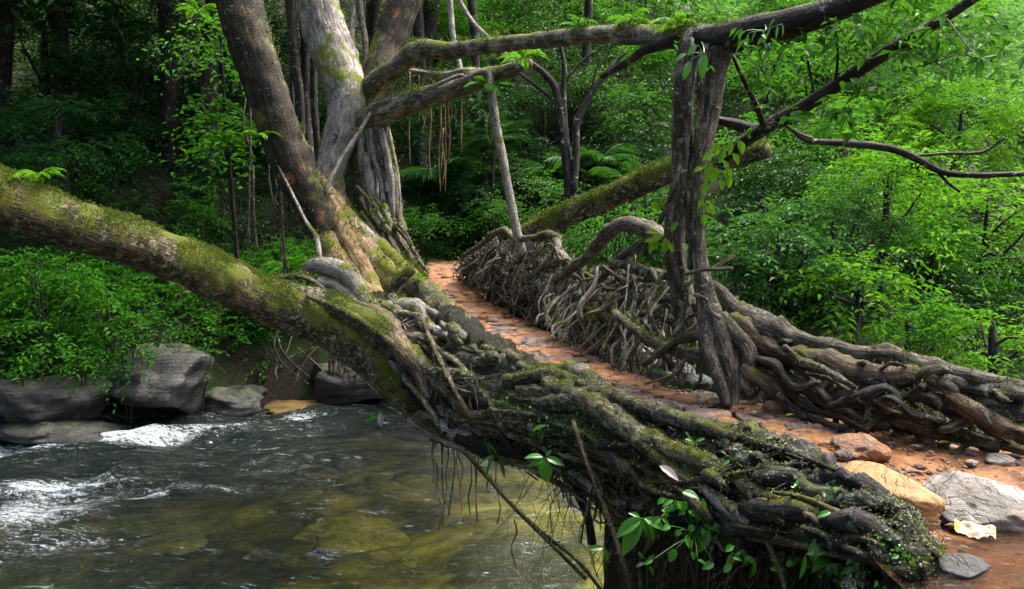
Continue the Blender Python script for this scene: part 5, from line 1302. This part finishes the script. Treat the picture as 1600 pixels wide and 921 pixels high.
for q in [
 ('feathery bright green bush under the leaning trunk at the left edge', 75, 440, 15.6, 55, 58, 'leaf_bright', 0.14, 3.0, 12),
 ('bright green broad leaved shrub hanging over the left boulders', 60, 530, 15.4, 50, 45, 'leaf_bright', 0.15, 3.0, 12),
 ('bright shrub between the block boulder and the leaning trunk', 165, 490, 16.2, 70, 42, 'leaf_bright', 0.15, 3.0, 14),
 ('small bright shrub right of the little waterfall', 325, 492, 18.0, 48, 36, 'leaf_bright', 0.15, 2.8, 10),
 ('mid green shrub spilling over the top of the block boulder', 225, 520, 16.0, 50, 22, 'leaf_mid', 0.14, 2.4, 10),
 ('low green shrub behind the pointed grey rock', 395, 520, 18.2, 40, 22, 'leaf_mid', 0.14, 1.8, 8),
 ('green shrub on the slope above the leaning trunk', 270, 335, 19.5, 80, 42, 'leaf_bright', 0.14, 1.7, 14),
 ('bright leafy plant hanging over the front of the left mossy boulder', 115, 575, 15.3, 46, 26, 'leaf_bright', 0.13, 2.0, 8),
 ('leafy green plant draped over the top left of the block boulder', 195, 545, 15.7, 40, 24, 'leaf_bright', 0.12, 1.8, 8),
 ('green plant creeping down the right side of the block boulder', 300, 560, 16.4, 26, 24, 'leaf_mid', 0.11, 1.5, 7),
 ('small green plant on the dark boulder above the pointed grey rock', 410, 555, 17.6, 22, 14, 'leaf_bright', 0.11, 1.3, 6),
 ('sparse green plant between block boulder and leaning trunk', 400, 470, 18.6, 60, 30, 'leaf_mid', 0.13, 1.8, 10),
 ('bright plant at the left edge overhanging the low wet boulder', 40, 600, 15.0, 30, 18, 'leaf_bright', 0.12, 1.5, 7),
 ('dull green shrub above the leaning trunk near the left edge', 90, 255, 18.5, 70, 28, 'leaf_mid', 0.15, 1.8, 10),
 ('fern green shrub between the leaning trunk and the fig roots', 450, 405, 18.6, 38, 26, 'leaf_bright', 0.13, 1.6, 8),
 ('dark shrub in the shade left of the thin hanging roots', 370, 330, 20.0, 40, 50, 'leaf_shade', 0.14, 1.6, 10),
 ('dark green bush at the far end of the path on its left', 655, 365, 19.0, 45, 42, 'leaf_mid', 0.12, 2.6, 10),
 ('dark green bush at the far end of the path on its right', 770, 350, 19.5, 60, 40, 'leaf_mid', 0.12, 2.6, 12),
 ('leafy green bush behind the top rail of the right railing', 860, 320, 17.5, 60, 40, 'leaf_mid', 0.13, 2.2, 10),
 ('light green bush under the slanting log', 960, 335, 15.5, 50, 30, 'leaf_bright', 0.12, 1.6, 8),
]: bush(*q)

# bare roots on the far bank under the leaning trunk
tg = thing('exposed_roots', 'bare pale roots arching over the rocks under the leaning trunk', 'roots', at(520, 600, 17.3))
rr = np.random.default_rng(64)
for i in range(26):
    x0 = rr.uniform(430, 600); x1 = x0 + rr.uniform(-60, 60); y0 = rr.uniform(510, 550); y1 = rr.uniform(580, 622); h_ = rr.uniform(-25, 25)
    root('root', spline(pix_path([(x0, y0, 17.6, 1.0), ((2 * x0 + x1) / 3 + h_, (2 * y0 + y1) / 3, 17.4, rr.uniform(1.0, 2.2)), ((x0 + 2 * x1) / 3 + h_, (y0 + 2 * y1) / 3, 17.3, rr.uniform(1.0, 2.0)), (x1, y1, 17.2, 0.8)]), 0.12), M[rr.choice(['root_grey', 'root_brown', 'trunk_dark'])], tg, 6, lump=0.2, seed=i)
# sapling with bright hanging sprays left of the dark trunk
c = at(352, 150, 13.2); g = gh(c[0], c[1] + 4)
sap = thing('sapling', 'sapling with bright green leaf sprays hanging left of the dark fig trunk', 'sapling', (c[0], c[1], 1.0))
for (px, py, rx, ry, n) in [(335, 60, 42, 26, 300), (345, 100, 25, 22, 160), (320, 165, 22, 16, 120), (350, 190, 34, 26, 300), (345, 228, 42, 22, 330), (400, 215, 18, 14, 110), (310, 205, 14, 12, 70), (375, 120, 14, 14, 60)]:
    c = at(px, py, 13.0); s_ = 13.0 / FPX
    add_crown(sap, c, np.array([rx, rx, ry]) * s_, n, 0.15, 'leaf_bright', 'foliage', clumps=6, hollow=0.1, droop=0.7, per=6)
root('stem', spline(pix_path([(372, 420, 13.4, 4), (362, 300, 13.2, 3.5), (352, 180, 13.1, 3), (345, 60, 13.0, 2.5), (340, -40, 13, 2)]), 0.2), M['trunk_dark'], sap, 7, seed=3)
for (px, py) in [(320, 165), (345, 228), (400, 215), (335, 60)]:
    root('branch', spline(pix_path([(356, py + 30, 13.1, 2), ((356 + px) / 2, py + 5, 13.05, 1.5), (px, py, 13, 1)]), 0.15), M['trunk_dark'], sap, 5, seed=px)

# forked dark sapling in the middle of the forest
mid = thing('forest_tree', 'bare dark sapling whose stems fork below the long mossy limb', 'tree', at(890, 335, 15.5))
for i, pts in enumerate([[(893, 345, 15.5, 10), (890, 290, 15.5, 9), (884, 240, 15.5, 8), (878, 190, 15.5, 7), (868, 140, 15.5, 6), (850, 115, 15.5, 5), (826, 95, 15.5, 3)], [(896, 300, 15.4, 6), (900, 240, 15.4, 6), (902, 190, 15.4, 6), (925, 145, 15.4, 5), (955, 105, 15.4, 4), (980, 80, 15.4, 2)],
        [(884, 220, 15.5, 5), (880, 150, 15.5, 5), (882, 110, 15.5, 4), (876, 70, 15.5, 3)], [(872, 160, 15.5, 4), (845, 140, 15.5, 3), (812, 115, 15.5, 2)], [(880, 130, 15.5, 3), (905, 100, 15.5, 2.5), (930, 80, 15.5, 2)], [(925, 145, 15.4, 3), (930, 115, 15.4, 2), (940, 90, 15.4, 2)]]):
    root('trunk' if i < 2 else 'branch', spline(pix_path(pts), 0.12), M['trunk_dark'], mid, 9, lump=0.18, seed=i)
add_crown(mid, at(890, 75, 15.5), (1.6, 1.2, 0.5), 700, 0.13, 'leaf_shade', clumps=16)

# ---- fronds: small palms, ferns
def frond_mesh(L, n=18, leaf=0.30, arch=0.6, wl=0.12, seed=0, name='frond', mat='leaf_blue'):
    rng = np.random.default_rng(seed)
    t = np.linspace(0, 1, 12)
    P = np.stack([L * t * (1 - 0.15 * arch * t), 0 * t, L * arch * (0.75 * t - 1.15 * t ** 2)], -1)
    V, F, F3, bc, N = tube(np.hstack([P, (0.012 * L * (1.1 - t))[:, None]]), 4, 0.0)
    q = np.repeat(np.linspace(0.15, 0.99, n), 2); sgn = np.tile([1.0, -1.0], n)
    B = np.stack([np.interp(q, t, P[:, k]) for k in range(3)], -1)
    sl_ = L * leaf * np.sin(np.clip(q * 0.9 + 0.1, 0, 1) * math.pi) ** 0.6 * rng.uniform(0.85, 1.1, len(q))
    D = np.stack([0.75 + 0 * q, sgn * 1.0, -0.25 - 0.3 * q + rng.normal(0, .08, len(q))], -1)
    V2, F2 = leaf_quads(B, D, np.array([[0.2, 0, 1.0]]) + rng.normal(0, 0.15, (len(q), 3)), sl_, sl_ * wl, 0.1, 0.25)
    Fa = [np.vstack([F3, F2 + len(V)]), F]
    return make_mesh(name, np.vstack([V, V2]), Fa, M[mat], False)
from mathutils import Matrix
FRM = {'palm': frond_mesh(1.0, 20, 0.42, 0.6, 0.13, 1), 'palm_dark': frond_mesh(1.0, 20, 0.42, 0.7, 0.13, 2, mat='leaf_shade'), 'fern': frond_mesh(1.0, 16, 0.26, 0.7, 0.30, 3, mat='leaf_bright'), 'fern_lime': frond_mesh(1.0, 14, 0.26, 0.8, 0.32, 4, mat='leaf_lime')}
def rosette(name, label, cat, p, n, L, kind, elev=0.5, seed=0, facing=None, stem=None):
    rng = np.random.default_rng(seed)
    p = np.asarray(p, float)
    t = thing(name, label, cat, p)
    if stem:
        g = gh(p[0], p[1]); root('stem', spline(np.array([[p[0], p[1], min(g, p[2]) - 0.2, stem], [p[0], p[1], p[2] + 0.02, stem * 0.8]]), 0.2), M['trunk_dark'], t, 7)
    for k in range(n):
        a = 2 * math.pi * (k + rng.uniform(-.3, .3)) / n if facing is None else facing + rng.uniform(-1.3, 1.3)
        o = bpy.data.objects.new('frond', FRM[kind]); COL.objects.link(o); o.parent = t
        e = elev + rng.normal(0, 0.25); s_ = L * rng.uniform(0.75, 1.15)
        o.matrix_local = Matrix.Rotation(a, 4, 'Z') @ Matrix.Rotation(-e, 4, 'Y') @ Matrix.Rotation(rng.normal(0, .25), 4, 'X') @ Matrix.Diagonal((s_, s_, s_, 1))
    return t
for i, (px, py, d, n, L, kd, lab) in enumerate([
    (705, 295, 21, 9, 1.9, 'palm', 'small palm with pale drooping fronds below the hanging ochre roots'),
    (668, 325, 21, 8, 1.4, 'palm_dark', 'dark palm close to the right of the fig trunk'),
    (860, 275, 22, 9, 1.5, 'palm', 'palm between the upright hanging root and the forked sapling'),
    (935, 260, 22, 9, 1.5, 'palm', 'palm with glinting fronds right of the forked sapling'),
    (770, 235, 20, 8, 1.5, 'palm_dark', 'dark palm behind the upright hanging root'),
    (985, 290, 20, 8, 1.1, 'palm', 'low palm above the slanting log'),
    (345, 290, 21, 7, 1.2, 'palm_dark', 'dark palm in the shade behind the dark fig trunk'),
    (1150, 440, 15, 8, 1.1, 'palm_dark', 'dark palm low to the right of the support tree')]):
    rosette('palm', lab, 'palm', at(px, py, d), n, L, kd, 0.6, 50 + i, stem=0.05)
for i, (px, py, d, n, L, kd, lab) in enumerate([
    (410, 440, 14.5, 8, 0.55, 'fern', 'fern growing behind the lower end of the leaning trunk'),
    (60, 278, 7.3, 9, 0.28, 'fern_lime', 'small fern on top of the leaning trunk at the left edge'),
    (455, 420, 14, 8, 0.6, 'fern', 'fern between the thin hanging roots and the pale knobby roots'),
    (310, 20, 11.5, 8, 0.40, 'fern_lime', 'fern hanging beside the top of the dark fig trunk'),
    (405, 212, 11.0, 6, 0.35, 'fern_lime', 'fern sprouting from the side of the dark fig trunk'),
    (1058, 38, 6.7, 12, 0.28, 'fern_lime', 'bright fern in the crotch where limb and support tree meet'),
    (815, 92, 10.6, 9, 0.45, 'fern_lime', 'fern tuft at the tip of the short mossy limb'),
    (905, 42, 8.4, 9, 0.26, 'fern', 'fern on top of the middle of the long mossy limb'),
    (985, 36, 7.5, 10, 0.26, 'fern_lime', 'bright fern on the long mossy limb near the support tree'),
    (760, 135, 11.2, 9, 0.45, 'fern', 'fern hanging where the upright root leaves its limb'),
    (590, 655, 8.6, 7, 0.16, 'fern', 'tiny fern hanging over the river below the leaning trunk'),
    (1010, 640, 5.4, 5, 0.10, 'fern', 'tiny fern on the edge of the near railing beside the path')]):
    rosette('fern', lab, 'fern', at(px, py, d), n, L, kd, 0.35, 80 + i)

# ---- single leaves as parts
def leaf_mesh(name, aspect, mat, droop=0.22, seed=0, veins=9):
    t = np.linspace(0, 1, 13); s_ = np.linspace(-1, 1, 7)
    T_, S_ = np.meshgrid(t, s_, indexing='ij')
    wd = np.sin(np.pi * np.clip(T_, 0.004, 0.996) ** 0.85) ** 0.85 * aspect * 0.5
    z = np.abs(S_) * wd * 0.45 - droop * T_ ** 2 + 0.012 * np.sin((T_ - np.abs(S_) * 0.18) * veins * 2 * math.pi) * np.abs(S_)
    return make_mesh(name, np.stack([T_, S_ * wd, z], -1).reshape(-1, 3), grid_faces(13, 7), M[mat], True)
LM = {'plant': leaf_mesh('leaf', 0.40, 'leaf_plant'), 'broad': leaf_mesh('leaf', 0.62, 'leaf_plant', 0.15), 'lime': leaf_mesh('leaf', 0.55, 'leaf_lime', 0.2), 'round': leaf_mesh('leaf', 0.8, 'leaf_plant', 0.1), 'slim': leaf_mesh('leaf', 0.2, 'leaf_plant', 0.35), 'dark': leaf_mesh('leaf', 0.45, 'leaf_mid', 0.2)}
M['leaf_yellow'] = leafmat('fallen yellow leaf', [(0.62, 0.48, 0.03), (0.5, 0.42, 0.05)], 0.5, 0.2)
M['leaf_dead'] = leafmat('dry grey leaf', [(0.16, 0.13, 0.15), (0.22, 0.18, 0.19)], 0.6, 0.1)
LM['yellow'] = leaf_mesh('leaf', 0.5, 'leaf_yellow', 0.02); LM['dead'] = leaf_mesh('leaf', 0.4, 'leaf_dead', 0.1)
def put_leaf(t, base, ang, ln_px, d, kind, toward=0.25, tilt=0.7, seed=0, flat=False):
    """a leaf from `base` pointing at `ang` degrees as seen from the path side"""
    r = np.random.default_rng(seed)
    a = rad(ang)
    D = RGT * math.cos(a) + np.array([0, 0, 1.0]) * math.sin(a) + np.array([0, -1.0, 0]) * toward
    Nn = np.array([0, -tilt, 1.0]) + r.normal(0, 0.22, 3)
    if flat: D = np.array([math.cos(a), math.sin(a), 0.02]); Nn = np.array([0, 0, 1.0])
    D = norm(D); S = norm(np.cross(Nn, D)); Nn = np.cross(D, S)
    L = ln_px / FPX * d
    o = bpy.data.objects.new('leaf', LM[kind]); COL.objects.link(o); o.parent = t
    b = np.asarray(base) - orgof(t)
    m = Matrix(((D[0] * L, S[0] * L, Nn[0] * L, b[0]), (D[1] * L, S[1] * L, Nn[1] * L, b[1]), (D[2] * L, S[2] * L, Nn[2] * L, b[2]), (0, 0, 0, 1)))
    o.matrix_local = m
    return o
def plant(label, px, py, d, leaves, kind='plant', root_to=None, name='leafy_plant', cat='plant', stemr=1.2):
    p = at(px, py, d); q = at(*(root_to or (px + 4, py + 30, d + 0.25)))
    t = thing(name, label, cat, q)
    root('stem', spline(np.array([[*q, stemr / FPX * d * 1.3], [*((p + q) / 2 + np.array([0, -0.03, 0.0])), stemr / FPX * d], [*p, stemr / FPX * d * 0.8]]), 0.03), M['leaf_plant'], t, 5)
    for i, lf in enumerate(leaves):
        bpx, bpy_, ang, ln = lf[:4]; kd = lf[4] if len(lf) > 4 else kind
        b = at(bpx, bpy_, d - 0.01 * i)
        if math.hypot(bpx - px, bpy_ - py) > 5:
            root('stem', spline(np.array([[*p, 0.8 / FPX * d], [*((p + b) / 2 + np.array([0, 0, 0.01])), 0.7 / FPX * d], [*b, 0.6 / FPX * d]]), 0.03), M['leaf_plant'], t, 4)
        put_leaf(t, b, ang, ln, d, kd, seed=int(px) + i)
    return t
plant('five leaved plant rosette on the dark end of the near railing above the water', 851, 716, 5.75, [(849, 715, 168, 30), (849, 717, 200, 27), (850, 718, 222, 18), (852, 718, 272, 36, 'broad'), (854, 716, 345, 30), (853, 714, 60, 14)])
plant('single bright leaf on a thin stem above the five leaved plant', 832, 674, 6.1, [(832, 674, 38, 24)], root_to=(838, 700, 6.5))
plant('plant with large drooping ribbed leaves low on the near railing', 1003, 810, 4.7, [(1002, 810, 208, 50), (1002, 811, 238, 64), (1004, 812, 300, 40), (1006, 810, 340, 40), (1000, 808, 150, 20)], stemr=2)
plant('plant with scattered small and long leaves right of the ribbed plant', 1085, 835, 4.45, [(1075, 799, 345, 38), (1100, 822, 0, 36), (1108, 828, 240, 44), (1138, 832, 262, 34), (1048, 822, 200, 14, 'round'), (1063, 828, 230, 12, 'round'), (1082, 820, 250, 13, 'round'), (1098, 826, 280, 12, 'round'), (1070, 840, 300, 18, 'round'), (1056, 858, 240, 22, 'broad'), (1080, 862, 290, 14, 'round'), (1066, 770, 350, 26, 'broad'), (1052, 782, 200, 20), (1098, 780, 280, 18), (1115, 880, 200, 20, 'broad'), (1090, 875, 340, 16), (1020, 875, 200, 16)], root_to=(1090, 900, 4.6))
plant('plant with a big holed leaf under the rotten end of the near railing', 1312, 842, 3.75, [(1312, 842, 196, 58, 'broad'), (1290, 808, 318, 48), (1298, 800, 190, 24), (1300, 872, 200, 40, 'dark'), (1290, 895, 40, 26, 'broad'), (1258, 868, 262, 40, 'slim'), (1270, 880, 80, 30, 'slim'), (1320, 866, 300, 18), (1330, 900, 30, 22)], root_to=(1310, 920, 3.85), stemr=2)
plant('two leaved seedling left of the ribbed plant near the water', 944, 856, 4.95, [(942, 856, 176, 22), (946, 857, 275, 22)], root_to=(946, 890, 5.2))
plant('seedling with small leaves at the bottom edge under the near railing', 1010, 878, 4.7, [(1008, 880, 190, 16), (1004, 872, 120, 14), (1014, 884, 300, 18), (1012, 874, 40, 13)], root_to=(1012, 915, 4.8))
plant('small broad leaf seedling at the bottom left of the big holed leaf', 1225, 888, 4.0, [(1222, 888, 175, 20, 'broad'), (1228, 884, 30, 18, 'broad'), (1240, 880, 80, 22), (1216, 880, 140, 14)], root_to=(1228, 920, 4.1))
plant('grass like tuft of slim leaves on the belly of the near railing', 776, 715, 7.0, [(770, 712, 200, 26, 'slim'), (772, 712, 240, 34, 'slim'), (776, 712, 110, 24, 'slim'), (780, 714, 290, 34, 'slim'), (784, 714, 330, 26, 'slim'), (765, 708, 100, 20, 'slim')], root_to=(780, 700, 7.2))
plant('small green seedling on the near railing beside the black rail', 1085, 692, 4.75, [(1083, 690, 150, 14), (1087, 690, 30, 15), (1080, 700, 220, 14), (1090, 700, 320, 13), (1076, 682, 120, 10)], root_to=(1085, 705, 4.9))
plant('small creeper with dark leaves in the gap below the black rail', 1145, 722, 4.45, [(1140, 720, 200, 16), (1150, 722, 340, 18, 'broad'), (1160, 715, 50, 14), (1135, 712, 130, 12)], root_to=(1150, 735, 4.6))
plant('seedling with yellow green leaves by the pale knobby roots', 655, 437, 10.0, [(650, 437, 20, 18, 'lime'), (654, 434, 80, 10, 'lime')], 'lime', (652, 448, 10.2))
plant('bushy little plant with many small leaves at the bottom of the near railing', 1160, 868, 4.2, [(1157, 859, 250, 22, 'plant'), (1180, 883, 247, 23, 'plant'), (1146, 871, 218, 16, 'broad'), (1160, 859, 279, 13, 'broad'), (1142, 866, 271, 17, 'broad'), (1143, 882, 219, 18, 'broad'), (1157, 861, 219, 14, 'plant'), (1169, 868, 238, 15, 'plant'), (1146, 853, 207, 16, 'broad'), (1164, 872, 336, 21, 'broad'), (1146, 872, 352, 14, 'plant'), (1179, 881, 256, 15, 'plant')], root_to=(1160, 880, 4.3))
plant('trailing plant with small leaves half way down the dark root curtain', 1052, 795, 4.55, [(1071, 799, 202, 13, 'broad'), (1039, 779, 211, 15, 'broad'), (1068, 788, 317, 18, 'broad'), (1059, 783, 234, 22, 'plant'), (1033, 797, 329, 15, 'broad'), (1039, 800, 247, 14, 'plant'), (1058, 784, 309, 21, 'broad'), (1034, 810, 324, 17, 'plant'), (1073, 785, 239, 20, 'plant'), (1039, 794, 281, 17, 'plant'), (1052, 788, 228, 16, 'plant'), (1032, 809, 209, 17, 'broad')], root_to=(1056, 780, 4.7))
plant('tuft of small leaves at the bottom right of the root curtain', 1350, 880, 3.6, [(1349, 864, 274, 14, 'plant'), (1333, 873, 343, 15, 'plant'), (1367, 884, 218, 20, 'plant'), (1332, 872, 335, 18, 'plant'), (1328, 884, 222, 20, 'plant'), (1334, 889, 221, 17, 'plant'), (1334, 871, 214, 17, 'plant'), (1339, 890, 190, 18, 'broad'), (1340, 874, 252, 14, 'broad'), (1341, 873, 303, 17, 'plant'), (1349, 891, 258, 18, 'plant'), (1354, 875, 325, 23, 'plant')], root_to=(1352, 900, 3.7))
# climber on the support tree
plant('climber with bright yellow green leaves on the right side of the twin trunks', 1112, 262, 6.15, [(1130, 232, 255, 24), (1122, 224, 240, 22), (1140, 222, 270, 20), (1155, 220, 285, 22), (1118, 240, 200, 24), (1108, 252, 260, 24), (1128, 250, 300, 24), (1120, 262, 250, 26), (1135, 262, 280, 24), (1112, 272, 230, 20), (1140, 276, 265, 18), (1105, 285, 250, 20), (1125, 280, 285, 18), (1098, 262, 200, 16), (1145, 240, 300, 20)], 'lime', (1098, 330, 6.4), 'climber', 'climber')
plant('short climber with lime leaves lower on the right of the twin trunks', 1098, 325, 6.2, [(1098, 318, 300, 16), (1104, 324, 320, 18), (1098, 335, 280, 18), (1096, 312, 250, 14), (1110, 318, 290, 16)], 'lime', (1092, 350, 6.3), 'climber', 'climber')
plant('tuft of lime leaves on the left flank of the twin trunks', 1035, 372, 6.4, [(1035, 370, 200, 26), (1030, 378, 220, 24), (1040, 372, 270, 24), (1028, 364, 170, 20), (1048, 362, 60, 18), (1022, 374, 190, 16), (1044, 380, 300, 18)], 'lime', (1052, 392, 6.6), 'climber', 'climber')
plant('small lime shoot high on the left flank of the twin trunks', 1028, 314, 6.5, [(1026, 314, 240, 15), (1030, 312, 300, 15), (1028, 318, 270, 14)], 'lime', (1040, 335, 6.65), 'climber', 'climber')
plant('orchid like plant with long hanging leaves under the crotch of the support tree', 1100, 85, 6.2, [(1100, 84, 262, 40, 'plant'), (1078, 96, 250, 30), (1072, 84, 210, 22), (1088, 70, 230, 22)], 'plant', (1096, 66, 6.4), 'epiphyte', 'plant')
plant('row of small pale hanging leaves on the thick top limb', 1195, 50, 5.95, [(1170, 52, 250, 16), (1182, 48, 235, 18), (1194, 46, 262, 20), (1204, 44, 240, 18), (1216, 40, 255, 20), (1222, 38, 280, 18), (1165, 48, 215, 16), (1210, 30, 230, 14)], 'slim', (1195, 40, 6.1), 'epiphyte', 'plant')
# overhanging leaves of the support tree, top right
rr = np.random.default_rng(8)
LB_, LD_, LN_, LL_ = [], [], [], []
for (px, py, n, sx_, sy_) in [(1240, 75, 46, 60, 26), (1330, 85, 40, 45, 40), (1420, 55, 34, 45, 26), (1500, 60, 30, 45, 26), (1330, 45, 30, 55, 18), (1545, 95, 14, 22, 20), (1205, 130, 22, 30, 28), (1310, 165, 22, 50, 18), (1420, 110, 16, 40, 16), (1480, 40, 26, 60, 16), (1390, 150, 10, 22, 10), (1270, 190, 14, 40, 14)]:
    for _ in range(n):
        d = rr.uniform(5.6, 6.9)
        b_ = at(px + rr.normal(0, sx_), py + rr.normal(0, sy_), d)
        for k in range(rr.integers(2, 5)):
            LB_.append(b_ + rr.normal(0, 0.02, 3)); a = rr.uniform(0, 2 * math.pi)
            LD_.append([math.cos(a), math.sin(a), rr.uniform(-0.9, 0.15)]); LN_.append([rr.normal(0, .35), rr.normal(0, .35) - 0.2, 1]); LL_.append(rr.uniform(0.07, 0.15))
LL_ = np.array(LL_)
V, F = leaf_quads(np.array(LB_), np.array(LD_), np.array(LN_), LL_, LL_ * 0.45, 0.12, 0.25)
obj('crown', V, [F], M['leaf_mid'], sup, False)
for i, pts in enumerate([[(1450, 100, 6.2, 1.5), (1500, 85, 6.2, 1.5), (1530, 95, 6.1, 1)], [(1405, 65, 6.15, 2), (1440, 85, 6.2, 1.6), (1475, 105, 6.2, 1)], [(1260, 40, 6.1, 1.5), (1225, 75, 6.2, 1.2), (1205, 120, 6.2, 1)], [(1360, 98, 6.3, 1.5), (1330, 70, 6.3, 1.2), (1310, 40, 6.2, 1)], [(1210, 192, 6.8, 1.5), (1250, 195, 6.8, 1), (1290, 190, 6.7, 1)]]):
    sr('branch', pts, 'trunk_dark', 5, 0.08, seed=980 + i, surf=[])
pl_ = thing('hanging_spray', 'spray of five dark leaves hanging at the top right edge', 'leaves', at(1530, 85, 5.2))
for i, (a, l) in enumerate([(265, 30), (330, 30), (20, 26), (200, 24), (150, 24)]): put_leaf(pl_, at(1530, 92, 5.2), a, l, 5.2, 'dark', seed=i)
root('stem', spline(pix_path([(1530, 92, 5.2, 0.8), (1510, 70, 5.4, 1), (1480, 30, 5.8, 1.2)]), 0.05), M['trunk_dark'], pl_, 5)

# fallen leaves lying about
for (px, py, ang, ln, kd, lab) in [(1228, 660, 20, 18, 'yellow', 'yellow fallen leaf on the clay at the foot of the right railing'), (1466, 704, 5, 22, 'yellow', 'yellow fallen leaf under the right railing near the pale boulder'), (1180, 655, 80, 10, 'yellow', 'small yellow fallen leaf beside the feet of the support tree')]:
    p = ondeck(px, py) + np.array([0, 0, 0.05]); d = np.dot(p - EYE, FWD)
    t = thing('fallen_leaf', lab, 'leaf', p); put_leaf(t, p, ang, ln, d, kd, flat=True)
t = thing('dead_leaf', 'large dry purple grey leaf caught in the roots of the near railing', 'leaf', at(1035, 730, 4.6)); put_leaf(t, at(1030, 728, 4.6), -32, 38, 4.6, 'dead')
t = thing('dead_leaf', 'black wet leaf hanging beside the tiny fern over the river', 'leaf', at(594, 648, 8.5)); put_leaf(t, at(594, 645, 8.5), 275, 24, 8.5, 'dead')
# small creeping leaves over the lower face of the near railing
rr = np.random.default_rng(91)
n = 4200
tq = rr.uniform(0.3, 1.0, n); sq = rr.uniform(0.15, 1.35, n); sq = np.where(tq < 0.62, np.minimum(sq, 0.9 * rr.uniform(0.2, 1.0, n)), sq)
keep = vnoise(np.stack([tq * 9, sq * 3, 0 * tq], -1), 1.3, 3, 2) > 0.12
B_ = band(tq[keep], sq[keep], -0.12 + rr.normal(0, 0.05, keep.sum()))
n = len(B_); LL_ = rr.uniform(0.010, 0.042, n)
V, F = leaf_quads(B_, rr.normal(0, 1, (n, 3)) + np.array([0, -0.4, -0.3]), rr.normal(0, .5, (n, 3)) + np.array([0, -0.7, 0.8]), LL_, LL_ * 0.6, 0.1, 0.2)
o = obj('creeping_leaves', V, [F], M['leaf_plant'], rail, False); o['kind'] = 'stuff'


# ------------------------------------------------------------------ which things belong together
GROUPS = {'forest_tree': 'forest trees beyond the bridge', 'canopy_tree': 'tall canopy trees along the ravine', 'shrub': 'shrubs on the far bank', 'boulder': 'boulders by the water and the landing', 'rock': 'rocks lying on the path',
          'river_slab': 'slabs sunk in the river', 'palm': 'small palms on the far slope', 'fern': 'ferns growing on trunks and banks', 'leafy_plant': 'leafy plants rooted in the near railing', 'epiphyte': 'plants hanging on the support tree',
          'climber': 'climbers on the support tree', 'fallen_leaf': 'fallen yellow leaves on the path', 'dead_leaf': 'dead leaves caught in the roots', 'root_railing': 'woven root railings of the bridge'}
for o in sc.objects:
    if o.parent is None and o.get('category') and o.name.split('.')[0] in GROUPS:
        o['group'] = GROUPS[o.name.split('.')[0]]
